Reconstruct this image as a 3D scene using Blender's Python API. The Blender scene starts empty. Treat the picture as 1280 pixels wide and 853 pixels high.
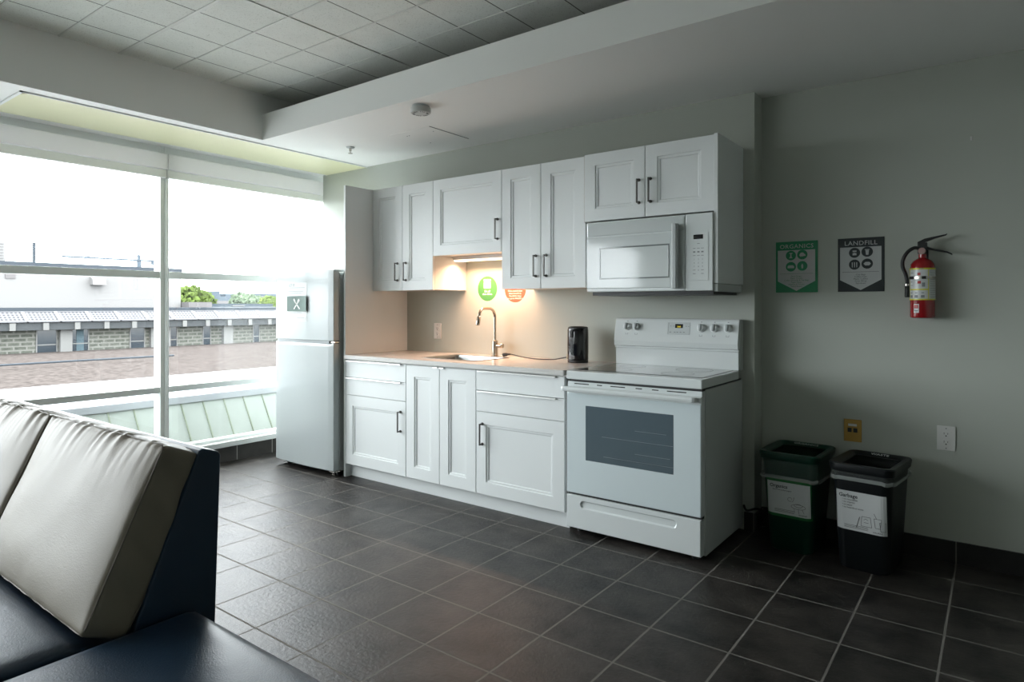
import bpy, bmesh, math, random
from mathutils import Vector, Matrix, noise
random.seed(7)
PI = math.pi
S = bpy.context.scene
COL = S.collection

# ------------------------------------------------------------------ materials
def nodes_of(name):
    m = bpy.data.materials.new(name); m.use_nodes = True
    nt = m.node_tree; b = nt.nodes['Principled BSDF']
    return m, nt, b

def mat(name, col, rough=0.5, metal=0.0, bump=0.0, bscale=200.0, var=0.0, vscale=3.0, spec=0.5, coat=0.0):
    m, nt, b = nodes_of(name)
    b.inputs['Base Color'].default_value = (*col, 1)
    b.inputs['Roughness'].default_value = rough
    b.inputs['Metallic'].default_value = metal
    b.inputs['Specular IOR Level'].default_value = spec
    b.inputs['Coat Weight'].default_value = coat
    b.inputs['Coat Roughness'].default_value = 0.05
    tc = nt.nodes.new('ShaderNodeTexCoord')
    if bump:
        n = nt.nodes.new('ShaderNodeTexNoise'); n.inputs['Scale'].default_value = bscale
        n.inputs['Detail'].default_value = 3
        nt.links.new(tc.outputs['Object'], n.inputs['Vector'])
        bp = nt.nodes.new('ShaderNodeBump'); bp.inputs['Strength'].default_value = bump
        bp.inputs['Distance'].default_value = 0.002
        nt.links.new(n.outputs['Fac'], bp.inputs['Height']); nt.links.new(bp.outputs[0], b.inputs['Normal'])
    if var:
        n = nt.nodes.new('ShaderNodeTexNoise'); n.inputs['Scale'].default_value = vscale
        n.inputs['Detail'].default_value = 5
        nt.links.new(tc.outputs['Object'], n.inputs['Vector'])
        r = nt.nodes.new('ShaderNodeValToRGB')
        r.color_ramp.elements[0].color = (*[c * (1 - var) for c in col], 1)
        r.color_ramp.elements[1].color = (*[min(1, c * (1 + var)) for c in col], 1)
        r.color_ramp.elements[0].position = .3; r.color_ramp.elements[1].position = .7
        nt.links.new(n.outputs['Fac'], r.inputs['Fac']); nt.links.new(r.outputs[0], b.inputs['Base Color'])
    return m

def brick_mat(name, c1, c2, grout, w, h, gap, loc=(0, 0, 0), rot=(0, 0, 0), rough=0.4, nscale=8.0, bump=0.3,
              fine=120.0, speck=None, offset=0.0, depth=0.003, fbump=0.35):
    m, nt, b = nodes_of(name)
    tc = nt.nodes.new('ShaderNodeTexCoord')
    mp = nt.nodes.new('ShaderNodeMapping')
    mp.vector_type = 'POINT'
    mp.inputs['Location'].default_value = loc; mp.inputs['Rotation'].default_value = rot
    nt.links.new(tc.outputs['Object'], mp.inputs['Vector'])
    br = nt.nodes.new('ShaderNodeTexBrick'); br.offset = offset; br.squash = 1.0
    br.inputs['Scale'].default_value = 1.0
    br.inputs['Mortar Size'].default_value = gap; br.inputs['Mortar Smooth'].default_value = 0.1
    br.inputs['Brick Width'].default_value = w; br.inputs['Row Height'].default_value = h
    br.inputs['Color1'].default_value = (0.35, 0.35, 0.35, 1); br.inputs['Color2'].default_value = (0.65, 0.65, 0.65, 1)
    nt.links.new(mp.outputs[0], br.inputs['Vector'])
    n = nt.nodes.new('ShaderNodeTexNoise'); n.inputs['Scale'].default_value = nscale
    n.inputs['Detail'].default_value = 8; n.inputs['Roughness'].default_value = .65
    nt.links.new(tc.outputs['Object'], n.inputs['Vector'])
    mx = nt.nodes.new('ShaderNodeMixRGB'); mx.blend_type = 'MIX'; mx.inputs['Fac'].default_value = .25
    nt.links.new(n.outputs['Fac'], mx.inputs['Color1']); nt.links.new(br.outputs['Color'], mx.inputs['Color2'])
    r = nt.nodes.new('ShaderNodeValToRGB')
    r.color_ramp.elements[0].color = (*c1, 1); r.color_ramp.elements[1].color = (*c2, 1)
    r.color_ramp.elements[0].position = .35; r.color_ramp.elements[1].position = .68
    nt.links.new(mx.outputs[0], r.inputs['Fac'])
    last = r.outputs[0]
    n2 = nt.nodes.new('ShaderNodeTexNoise'); n2.inputs['Scale'].default_value = fine
    n2.inputs['Detail'].default_value = 4
    nt.links.new(tc.outputs['Object'], n2.inputs['Vector'])
    if speck:
        r2 = nt.nodes.new('ShaderNodeValToRGB'); r2.color_ramp.elements[0].position = .33; r2.color_ramp.elements[1].position = .40
        r2.color_ramp.elements[0].color = (*speck, 1); r2.color_ramp.elements[1].color = (1, 1, 1, 1)
        nt.links.new(n2.outputs['Fac'], r2.inputs['Fac'])
        mm = nt.nodes.new('ShaderNodeMixRGB'); mm.blend_type = 'MULTIPLY'; mm.inputs['Fac'].default_value = 1
        nt.links.new(last, mm.inputs['Color1']); nt.links.new(r2.outputs[0], mm.inputs['Color2']); last = mm.outputs[0]
    m2 = nt.nodes.new('ShaderNodeMixRGB'); nt.links.new(br.outputs['Fac'], m2.inputs['Fac'])
    nt.links.new(last, m2.inputs['Color1']); m2.inputs['Color2'].default_value = (*grout, 1)
    nt.links.new(m2.outputs[0], b.inputs['Base Color'])
    b.inputs['Roughness'].default_value = rough
    bp = nt.nodes.new('ShaderNodeBump'); bp.invert = True; bp.inputs['Strength'].default_value = bump
    bp.inputs['Distance'].default_value = depth
    nt.links.new(br.outputs['Fac'], bp.inputs['Height'])
    n3 = nt.nodes.new('ShaderNodeTexNoise'); n3.inputs['Scale'].default_value = 60.0; n3.inputs['Detail'].default_value = 9; n3.inputs['Roughness'].default_value = .62
    n3.inputs['Distortion'].default_value = .15
    nt.links.new(tc.outputs['Object'], n3.inputs['Vector'])
    b2 = nt.nodes.new('ShaderNodeBump'); b2.inputs['Strength'].default_value = fbump; b2.inputs['Distance'].default_value = .003
    nt.links.new(n3.outputs['Fac'], b2.inputs['Height']); nt.links.new(bp.outputs[0], b2.inputs['Normal'])
    nt.links.new(b2.outputs[0], b.inputs['Normal'])
    return m

def glass_mat(name, tint=(1, 1, 1), spec=1.0, f=0.06):
    m = bpy.data.materials.new(name); m.use_nodes = True; nt = m.node_tree; nt.nodes.clear()
    o = nt.nodes.new('ShaderNodeOutputMaterial'); t = nt.nodes.new('ShaderNodeBsdfTransparent')
    t.inputs[0].default_value = (*tint, 1)
    g = nt.nodes.new('ShaderNodeBsdfGlossy'); g.inputs['Roughness'].default_value = 0.01
    mx = nt.nodes.new('ShaderNodeMixShader')
    lw = nt.nodes.new('ShaderNodeLayerWeight'); lw.inputs['Blend'].default_value = .25
    mul = nt.nodes.new('ShaderNodeMath'); mul.operation = 'MULTIPLY_ADD'; mul.inputs[1].default_value = .5 * spec; mul.inputs[2].default_value = f * .4
    nt.links.new(lw.outputs['Fresnel'], mul.inputs[0]); nt.links.new(mul.outputs[0], mx.inputs['Fac'])
    nt.links.new(t.outputs[0], mx.inputs[1]); nt.links.new(g.outputs[0], mx.inputs[2]); nt.links.new(mx.outputs[0], o.inputs[0])
    return m

def film_mat(name, col, alpha, rough=.25):
    m = bpy.data.materials.new(name); m.use_nodes = True; nt = m.node_tree; nt.nodes.clear()
    o = nt.nodes.new('ShaderNodeOutputMaterial'); t = nt.nodes.new('ShaderNodeBsdfTransparent')
    p = nt.nodes.new('ShaderNodeBsdfPrincipled'); p.inputs['Base Color'].default_value = (*col, 1); p.inputs['Roughness'].default_value = rough
    mx = nt.nodes.new('ShaderNodeMixShader'); mx.inputs['Fac'].default_value = alpha
    nt.links.new(t.outputs[0], mx.inputs[1]); nt.links.new(p.outputs[0], mx.inputs[2]); nt.links.new(mx.outputs[0], o.inputs[0])
    return m

def emit_mat(name, col, s):
    m, nt, b = nodes_of(name)
    b.inputs['Base Color'].default_value = (*col, 1)
    b.inputs['Emission Color'].default_value = (*col, 1); b.inputs['Emission Strength'].default_value = s
    return m

def leather(name, col, rough):
    m, nt, b = nodes_of(name)
    b.inputs['Base Color'].default_value = (*col, 1); b.inputs['Roughness'].default_value = rough
    tc = nt.nodes.new('ShaderNodeTexCoord')
    v = nt.nodes.new('ShaderNodeTexVoronoi'); v.inputs['Scale'].default_value = 260; nt.links.new(tc.outputs['Object'], v.inputs['Vector'])
    n = nt.nodes.new('ShaderNodeTexNoise'); n.inputs['Scale'].default_value = 14; n.inputs['Detail'].default_value = 5
    nt.links.new(tc.outputs['Object'], n.inputs['Vector'])
    a = nt.nodes.new('ShaderNodeMath'); a.operation = 'MULTIPLY_ADD'; a.inputs[1].default_value = .35
    nt.links.new(v.outputs['Distance'], a.inputs[0]); nt.links.new(n.outputs['Fac'], a.inputs[2])
    bp = nt.nodes.new('ShaderNodeBump'); bp.inputs['Strength'].default_value = .25; bp.inputs['Distance'].default_value = .003
    nt.links.new(a.outputs[0], bp.inputs['Height']); nt.links.new(bp.outputs[0], b.inputs['Normal'])
    return m

M = {}
M['wall'] = mat('wall_paint', (.445, .472, .425), .6, bump=.12, bscale=350)
M['ceil'] = mat('ceiling_paint', (.86, .87, .845), .7, bump=.1, bscale=300)
M['white_trim'] = mat('white_trim', (.82, .84, .83), .4)
M['alu'] = mat('window_aluminium', (.84, .88, .86), .42, bump=.03)
M['blind'] = mat('blind_fabric', (.74, .77, .72), .7, bump=.2, bscale=600)
M['cab'] = mat('cabinet_paint', (.76, .79, .79), .38, bump=.04, bscale=400)
M['cab_in'] = mat('cabinet_melamine', (.60, .60, .58), .45)
M['counter'] = mat('countertop_laminate', (.62, .61, .59), .22, var=.03, vscale=60)
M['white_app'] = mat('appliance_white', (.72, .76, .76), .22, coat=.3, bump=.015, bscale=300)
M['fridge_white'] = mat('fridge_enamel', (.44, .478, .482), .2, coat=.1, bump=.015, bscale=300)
M['white_gloss'] = mat('gloss_white_plastic', (.60, .64, .64), .10, coat=.6)
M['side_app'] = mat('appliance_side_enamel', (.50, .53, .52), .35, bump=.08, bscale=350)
M['grey_plastic'] = mat('grey_plastic', (.30, .33, .34), .4)
M['light_grey'] = mat('light_grey_plastic', (.45, .48, .48), .4)
M['knob_white'] = mat('knob_white', (.80, .83, .83), .35)
M['black'] = mat('black_plastic', (.012, .013, .014), .4)
M['black_gloss'] = mat('gloss_black', (.006, .006, .008), .06, coat=.5)
M['gasket'] = mat('dark_gasket', (.03, .03, .03), .7)
M['steel'] = mat('brushed_steel', (.55, .52, .48), .25, metal=1.0)
M['sink'] = mat('sink_steel', (.40, .41, .40), .28, metal=1.0)
M['nickel'] = mat('brushed_nickel', (.56, .48, .40), .22, metal=1.0)
M['pull'] = mat('pewter_pull', (.10, .095, .09), .35, metal=.8)
M['lip'] = mat('aluminium_edge_pull', (.62, .63, .62), .4, metal=.6)
M['oven_glass'] = mat('oven_window_glass', (.10, .135, .155), .08, coat=.4)
M['door_glass'] = mat('white_backed_glass', (.66, .74, .76), .07, coat=.3)
M['cooktop'] = mat('ceramic_cooktop', (.03, .032, .034), .07, coat=.5)
M['mw_glass'] = mat('microwave_glass', (.15, .17, .17), .04, coat=.8)
M['rack'] = mat('oven_rack', (.35, .38, .40), .3, metal=.7)
M['lcd'] = emit_mat('amber_digits', (.9, .75, .05), .35)
M['ink'] = mat('dark_ink', (.04, .045, .05), .5)
M['ink_grey'] = mat('grey_ink', (.22, .24, .25), .5)
M['white_ink'] = mat('white_ink', (.85, .86, .84), .5)
M['paper'] = mat('paper', (.62, .64, .64), .6)
M['sign_green'] = mat('sign_green', (.005, .22, .085), .35)
M['sign_black'] = mat('sign_charcoal', (.018, .025, .028), .35)
M['sign_white'] = mat('sign_panel_white', (.50, .52, .52), .4)
M['disc_green'] = mat('sticker_green', (.055, .24, .065), .55)
M['disc_orange'] = mat('sticker_orange', (.55, .085, .035), .55)
M['note_green'] = mat('note_green', (.015, .075, .052), .5)
M['outlet'] = mat('outlet_white', (.68, .68, .66), .35)
M['outlet_slot'] = mat('outlet_slot', (.05, .05, .05), .5)
M['brass_plate'] = mat('ochre_jack_plate', (.42, .25, .05), .4)
M['red'] = mat('extinguisher_red', (.30, .006, .010), .22, coat=.5)
M['yellow'] = mat('label_yellow', (.70, .66, .02), .4)
M['label_white'] = mat('label_white', (.62, .64, .64), .3)
M['label_red'] = mat('label_red', (.45, .02, .02), .4)
M['bin_green'] = mat('bin_green', (.003, .034, .020), .35, spec=.3)
M['bin_green_band'] = mat('bin_band_green', (.01, .13, .03), .4)
M['bin_black'] = mat('bin_black', (.006, .008, .009), .38, spec=.3)
M['bag'] = film_mat('clear_bag', (.50, .54, .52), .08, .12)
M['bag_edge'] = film_mat('bag_gathered_edge', (.50, .54, .52), .42)
M['cream'] = leather('cream_vinyl', (.195, .168, .125), .5)
M['navy'] = leather('navy_vinyl', (.008, .027, .055), .40)
M['piping'] = leather('cream_piping', (.15, .13, .10), .6)
M['act'] = brick_mat('acoustic_tile', (.72, .74, .69), (.78, .80, .75), (.10, .10, .09), .312, 50.0, .0035, loc=(.066, 25.0, 0),
                     rough=.9, fine=160, speck=(.72, .72, .70), bump=.6, fbump=.3)
M['tbar'] = mat('ceiling_tbar', (.66, .67, .63), .5)
GX, GY, TX, TY = 2.4394, -.4166, .3028, .3043
M['floor'] = brick_mat('slate_tile', (.010, .0095, .009), (.054, .047, .042), (.20, .19, .175), TX, TY, .0042,
                       loc=(-GX + 40 * TX, -GY + 40 * TY, 0), rough=.42, nscale=5.0, bump=1.0, depth=.002, fbump=.65)
_nt = M['floor'].node_tree; _p = _nt.nodes['Principled BSDF']
_br = [n for n in _nt.nodes if n.type == 'TEX_BRICK'][0]; _ms = _nt.nodes.new('ShaderNodeMath'); _ms.operation = 'MULTIPLY_ADD'
_ms.inputs[1].default_value = -.37; _ms.inputs[2].default_value = .37
_nt.links.new(_br.outputs['Fac'], _ms.inputs[0]); _nt.links.new(_ms.outputs[0], _p.inputs['Specular IOR Level'])
_mr = [n for n in _nt.nodes if n.type == 'VALTORGB'][0]; _mr.color_ramp.elements[0].position = .38; _mr.color_ramp.elements[1].position = .62
M['base_tile'] = brick_mat('baseboard_tile', (.010, .010, .010), (.025, .023, .022), (.16, .15, .14), TX, 10.0, .0028,
                           loc=(-GX + 40 * TX, 5.0, 0), rough=.4, nscale=5.0)
M['base_tile_w'] = brick_mat('baseboard_tile_window', (.035, .033, .031), (.08, .075, .07), (.42, .41, .39), .3150, 10.0, .0035,
                             loc=(.80 + 40 * .315, 5.0, 0), rot=(0, 0, 0), rough=.45, nscale=5.0)
# baseboard under the window runs along y: swap axes
_mp = [n for n in M['base_tile_w'].node_tree.nodes if n.type == 'MAPPING'][0]
_mp.inputs['Rotation'].default_value = (0, 0, -PI / 2)
M['yellow_diff'] = mat('yellowed_diffuser', (.76, .755, .49), .3, var=.03, vscale=2.0)
def translucent_mat(name, col, fac):
    m, nt, b = nodes_of(name)
    b.inputs['Base Color'].default_value = (*col, 1); b.inputs['Roughness'].default_value = .6
    o = nt.nodes['Material Output']; t = nt.nodes.new('ShaderNodeBsdfTranslucent'); t.inputs[0].default_value = (*col, 1)
    mx = nt.nodes.new('ShaderNodeMixShader'); mx.inputs['Fac'].default_value = fac
    nt.links.new(b.outputs[0], mx.inputs[1]); nt.links.new(t.outputs[0], mx.inputs[2]); nt.links.new(mx.outputs[0], o.inputs[0])
    return m
M['cassette'] = translucent_mat('cassette_fabric', (.79, .79, .79), .30)
M['blind'] = translucent_mat('rolled_blind_fabric', (.74, .75, .72), .26)
M['glass'] = glass_mat('window_glass')
M['detector'] = mat('detector_plastic', (.55, .56, .54), .5)
# exterior
M['gravel'] = mat('roof_gravel', (.052, .045, .042), .9, spec=0, var=.38, vscale=5)
M['membrane'] = mat('roof_membrane', (.24, .235, .235), .8, spec=0)
M['apron'] = mat('green_metal_apron', (.27, .30, .275), .5, var=.06, vscale=6)
M['apron_seam'] = mat('apron_seam', (.17, .20, .14), .6)
M['cap'] = mat('parapet_cap', (.33, .35, .365), .5)
M['stone'] = brick_mat('stone_wall', (.032, .036, .030), (.088, .090, .078), (.11, .11, .10), .62, .24, .045, rot=(-PI / 2, -PI / 2, 0), rough=.9, nscale=3.0, offset=.5, fbump=0)
M['conc'] = mat('pale_concrete', (.115, .115, .112), .8)
M['soffit'] = mat('grey_concrete', (.040, .043, .045), .8)
M['ext_win'] = mat('exterior_window', (.010, .016, .022), .15)
M['ext_panel'] = mat('exterior_panel', (.045, .065, .075), .6)
M['metal_white'] = mat('white_siding', (.135, .132, .130), .7)
M['coping'] = mat('blue_grey_coping', (.034, .040, .047), .6)
M['solar'] = brick_mat('solar_cells', (.013, .013, .016), (.017, .017, .021), (.075, .075, .08), .20, .20, .05, rough=.3, nscale=2, fbump=0, bump=.05)
M['solar_frame'] = mat('solar_frame', (.11, .11, .115), .4)
M['leaf1'] = mat('tree_leaf', (.060, .085, .022), .8, var=.3, vscale=1.5)
M['leaf2'] = mat('tree_leaf_pale', (.075, .10, .065), .8, var=.3, vscale=1.5)
M['bark'] = mat('bark', (.08, .06, .05), .9)
M['far'] = mat('far_building', (.055, .068, .082), .8)
M['far2'] = mat('far_building_pale', (.095, .09, .09), .8)
M['far_roof'] = mat('far_roof', (.042, .052, .062), .8)

for _k in ('apron', 'cap', 'conc', 'soffit', 'metal_white', 'coping', 'far', 'far2', 'far_roof', 'solar', 'solar_frame', 'stone', 'leaf1', 'leaf2', 'ext_panel'):
    M[_k].node_tree.nodes['Principled BSDF'].inputs['Specular IOR Level'].default_value = 0.05

# ------------------------------------------------------------------ mesh helpers
class MB:
    def __init__(s): s.v = []; s.f = []; s.sm = []
    def add(s, vs, fs, smooth=False):
        o = len(s.v); s.v += [tuple(v) for v in vs]
        s.f += [tuple(i + o for i in f) for f in fs]; s.sm += [smooth] * len(fs); return s
    def box(s, x0, x1, y0, y1, z0, z1):
        vs = [(x0, y0, z0), (x1, y0, z0), (x1, y1, z0), (x0, y1, z0), (x0, y0, z1), (x1, y0, z1), (x1, y1, z1), (x0, y1, z1)]
        return s.add(vs, [(0, 3, 2, 1), (4, 5, 6, 7), (0, 1, 5, 4), (1, 2, 6, 5), (2, 3, 7, 6), (3, 0, 4, 7)])
    def loft(s, rings, cap0=True, cap1=True, smooth=False, closed=True):
        n = len(rings[0]); o = len(s.v)
        for r in rings: s.v += [tuple(p) for p in r]
        for i in range(len(rings) - 1):
            for j in range(n if closed else n - 1):
                k = (j + 1) % n
                s.f.append((o + i * n + j, o + i * n + k, o + (i + 1) * n + k, o + (i + 1) * n + j)); s.sm.append(smooth)
        if cap0: s.f.append(tuple(o + j for j in reversed(range(n)))); s.sm.append(False)
        if cap1: s.f.append(tuple(o + (len(rings) - 1) * n + j for j in range(n))); s.sm.append(False)
        return s
    def prism(s, poly, axis, a0, a1):
        def P(p, a):
            return {'x': (a, p[0], p[1]), 'y': (p[0], a, p[1]), 'z': (p[0], p[1], a)}[axis]
        return s.loft([[P(p, a0) for p in poly], [P(p, a1) for p in poly]])
    def lathe(s, c, prof, n=32, axis='z', smooth=True, cap=True):
        rings = []
        for r, h in prof:
            ring = []
            for i in range(n):
                a = 2 * PI * i / n; u, v = r * math.cos(a), r * math.sin(a)
                if axis == 'z': ring.append((c[0] + u, c[1] + v, c[2] + h))
                elif axis == 'y': ring.append((c[0] + u, c[1] + h, c[2] + v))
                else: ring.append((c[0] + h, c[1] + u, c[2] + v))
            rings.append(ring)
        return s.loft(rings, cap, cap, smooth)
    def tube(s, pts, r, n=10, cap=True, smooth=True):
        pts = [Vector(p) for p in pts]; rings = []
        rr = r if isinstance(r, (list, tuple)) else [r] * len(pts)
        up = Vector((0, 0, 1)); prev = None
        for i, p in enumerate(pts):
            if i == 0: d = pts[1] - pts[0]
            elif i == len(pts) - 1: d = pts[-1] - pts[-2]
            else: d = (pts[i + 1] - p).normalized() + (p - pts[i - 1]).normalized()
            d.normalize()
            if prev is None:
                a = d.cross(up)
                if a.length < .1: a = d.cross(Vector((1, 0, 0)))
            else: a = prev - d * prev.dot(d)
            a.normalize(); prev = a; b = d.cross(a)
            rings.append([p + a * (rr[i] * math.cos(2 * PI * k / n)) + b * (rr[i] * math.sin(2 * PI * k / n)) for k in range(n)])
        return s.loft(rings, cap, cap, smooth)
    def bar(s, p, q, w, h=None):
        h = h or w; p, q = Vector(p), Vector(q); d = (q - p).normalized()
        a = d.cross(Vector((0, 0, 1)))
        if a.length < .1: a = Vector((1, 0, 0))
        a.normalize(); b = d.cross(a)
        o = [(-w / 2, -h / 2), (w / 2, -h / 2), (w / 2, h / 2), (-w / 2, h / 2)]
        return s.loft([[p + a * u + b * v for u, v in o], [q + a * u + b * v for u, v in o]])
    def build(s, name, m, parent=None, bevel=0.0, seg=2, loc=None, ang=40):
        me = bpy.data.meshes.new(name)
        org = Vector(loc) if loc is not None else Vector((0, 0, 0))
        if parent is not None: org = wloc(parent)
        me.from_pydata([Vector(v) - org for v in s.v], [], s.f); me.update()
        for p, t in zip(me.polygons, s.sm): p.use_smooth = t
        bm = bmesh.new(); bm.from_mesh(me); bmesh.ops.recalc_face_normals(bm, faces=bm.faces); bm.to_mesh(me); bm.free()
        if any(s.sm) : me.set_sharp_from_angle(angle=math.radians(ang))
        me.materials.append(M[m] if isinstance(m, str) else m)
        o = bpy.data.objects.new(name, me); COL.objects.link(o)
        if parent is not None: o.parent = parent
        else: o.location = org
        if bevel:
            b = o.modifiers.new('bevel', 'BEVEL'); b.width = bevel; b.segments = seg; b.limit_method = 'ANGLE'; b.angle_limit = math.radians(50)
        return o

def wloc(o):
    v = Vector(o.location)
    while o.parent: o = o.parent; v = v + Vector(o.location)
    return v

def tag(o, label=None, cat=None, group=None, kind=None):
    if label: o['label'] = label
    if cat: o['category'] = cat
    if group: o['group'] = group
    if kind: o['kind'] = kind
    return o

def thing(name, loc, label, cat, group=None):
    o = bpy.data.objects.new(name, None); COL.objects.link(o); o.location = loc; o.empty_display_size = .1
    return tag(o, label, cat, group)

def struct(name, mb, m, label=None, bevel=0):
    o = mb.build(name, m, bevel=bevel); o['kind'] = 'structure'
    if label: o['label'] = label
    return o

def text_mb(body, size, org, mat4=None, align='LEFT', depth=.0004, squash=1.0, mb=None, spacing=1.0, bold=0.0):
    """lettering as mesh: local x,y -> placed by function or on a plane facing -y at org"""
    cu = bpy.data.curves.new('lettering', 'FONT'); cu.body = body; cu.size = size; cu.align_x = align
    cu.extrude = depth / 2; cu.offset = bold * size; cu.resolution_u = 2; cu.space_character = spacing
    ob = bpy.data.objects.new('lettering', cu); COL.objects.link(ob)
    me = bpy.data.meshes.new_from_object(ob)
    mb = mb or MB()
    if mat4 is None:
        f = lambda p: (org[0] + p.x * squash, org[1] - p.z, org[2] + p.y)
    else: f = lambda p: mat4 @ Vector((p.x * squash, p.y, p.z))
    mb.add([f(v.co) for v in me.vertices], [tuple(p.vertices) for p in me.polygons])
    COL.objects.unlink(ob); bpy.data.objects.remove(ob); bpy.data.curves.remove(cu); bpy.data.meshes.remove(me)
    return mb

def rrect(cx, cy, w, d, r, z, n=6):
    pts = []
    for k, (sx, sy) in enumerate(((1, 1), (-1, 1), (-1, -1), (1, -1))):
        for i in range(n + 1):
            a = PI / 2 * (k + i / n)
            pts.append((cx + sx * (w / 2 - r) + r * math.cos(a), cy + sy * (d / 2 - r) + r * math.sin(a), z))
    return pts

def disc(mb, cx, y, cz, rx, rz, n=40, th=.0006):
    return mb.prism([(cx + rx * math.cos(2 * PI * i / n), cz + rz * math.sin(2 * PI * i / n)) for i in range(n)], 'y', y, y - th)

# ------------------------------------------------------------------ room shell
ZC, ZT = 2.4127, 2.735
YN, XE = -7.5, 6.2
XW = -1.10          # inner face of the window wall
YR = .137           # recessed wall behind the bins
struct('floor', MB().box(XW - .02, XE, YN, YR, -.08, 0), 'floor', 'dark charcoal slate tile floor with thin pale grout')
# kitchen wall with its end jog, and the recessed wall to the right
struct('wall_back', MB().box(-1.0456, 2.743, 0, .22, 0, ZC), 'wall', 'pale sage wall behind the kitchen units')
struct('wall_recess', MB().box(2.743, XE, YR, .30, 0, ZC), 'wall', 'pale sage wall with signs and extinguisher')
struct('wall_right', MB().box(XE, XE + .15, YN, .30, 0, ZT + .1), 'wall')
struct('wall_front', MB().box(XW - .1, XE, YN - .15, YN, 0, ZT + .1), 'wall')
# lowered plaster ceiling by the window and above the kitchen, raised tile ceiling between
cm = MB()
cm.box(XW - .12, -.35, YN, .30, ZC, ZT + .1)
cm.box(-.35, XE, -.52, .30, ZC, ZT + .1)
cm.box(-.35, XE, -1.036, -.52, ZC, ZC + .04)
cm.box(-.35, XE, -1.036, -1.016, ZC + .04, 2.592)
struct('ceiling', cm, 'ceil', 'white plaster ceiling stepped around the raised tile field')
struct('ceiling_tiles', MB().box(-.36, XE, YN, -.50, ZT, ZT + .08), 'act', 'raised field of speckled acoustic ceiling tiles')
tb = MB()
for k in range(-1, 21):
    y = -1.032 - .312 * k
    w = .009 if k != 3 else .02
    if y < -.53: tb.box(-.35, XE, y - w / 2, y + w / 2, ZT - .004, ZT)
for x in (.876,):
    tb.box(x - .006, x + .006, YN, -.52, ZT - .0045, ZT)
struct('ceiling_grid', tb, 'tbar', 'pale grid bars of the raised tile ceiling')
struct('baseboard_back', MB().box(2.69, 2.755, -.012, YR - .012, 0, .10), 'base_tile')
struct('baseboard_recess', MB().box(2.743, XE, YR - .012, YR, 0, .104), 'base_tile', 'dark tile baseboard behind the bins')

# access hatch in the plaster ceiling
h = thing('access_hatch', (.645, -.385, ZC), 'faint square access hatch in the plaster ceiling above the kitchen', 'hatch')
MB().box(.452, .838, -.580, -.190, ZC - .0015, ZC).build('hatch_panel', 'ceil', h)
MB().box(.838, .843, -.582, -.190, ZC - .0020, ZC).build('open_gap', 'ink', h)
for x, y in ((.55, -.50), (.57, -.50), (.55, -.27), (.78, -.48)): MB().lathe((x, y, ZC - .003), [(.004, 0), (.004, .003)], 8).build('screw', 'ink_grey', h)

# long unlit light in the window soffit
cl = thing('ceiling_light', (-.735, -1.2, ZC), 'long flush ceiling light with pale yellow unlit diffuser above the windows', 'ceiling light')
MB().prism([(-.985, -.002), (-.46, -.002), (-.455, -2.38), (-.50, -2.415), (-.985, -2.415)], 'z', ZC - .006, ZC).build('diffuser', 'yellow_diff', cl)
f = MB(); f.box(-.993, -.985, -2.43, -.001, ZC - .008, ZC); f.box(-.455, -.447, -2.43, -.001, ZC - .008, ZC); f.box(-.993, -.447, -2.43, -2.415, ZC - .008, ZC)
f.build('frame', 'white_trim', cl)

# smoke detector and sprinkler
sd = thing('smoke_detector', (1.094, -.915, ZC), 'round white smoke detector on the plaster ceiling', 'smoke detector')
MB().lathe((1.094, -.915, ZC), [(.052, 0), (.052, -.010)], 40).build('mounting_plate', 'light_grey', sd)
MB().lathe((1.094, -.915, ZC - .010), [(.050, 0), (.060, -.002), (.060, -.026), (.055, -.032), (.02, -.034)], 40).build('housing', 'detector', sd)
g = MB()
for i in range(24):
    a = 2 * PI * i / 24
    if i % 4: g.bar((1.094 + .035 * math.cos(a), -.915 + .035 * math.sin(a), ZC - .0435), (1.094 + .048 * math.cos(a), -.915 + .048 * math.sin(a), ZC - .0435), .004, .001)
g.build('vent_slot', 'ink', sd)
sp = thing('fire_sprinkler', (-.018, -.529, ZC), 'small metal fire sprinkler head hanging from the plaster ceiling', 'sprinkler')
MB().lathe((-.018, -.529, ZC), [(.032, 0), (.028, -.006), (.012, -.010)], 24).build('escutcheon', 'light_grey', sp)
g = MB().lathe((-.018, -.529, ZC - .01), [(.010, 0), (.009, -.018)], 12)
g.bar((-.018 - .009, -.529, ZC - .026), (-.018 - .004, -.529, ZC - .045), .003); g.bar((-.018 + .009, -.529, ZC - .026), (-.018 + .004, -.529, ZC - .045), .003)
g.build('frame_arms', 'steel', sp)
MB().lathe((-.018, -.529, ZC - .045), [(.017, 0), (.017, -.002), (.004, -.004)], 16).build('deflector', 'steel', sp)

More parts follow.
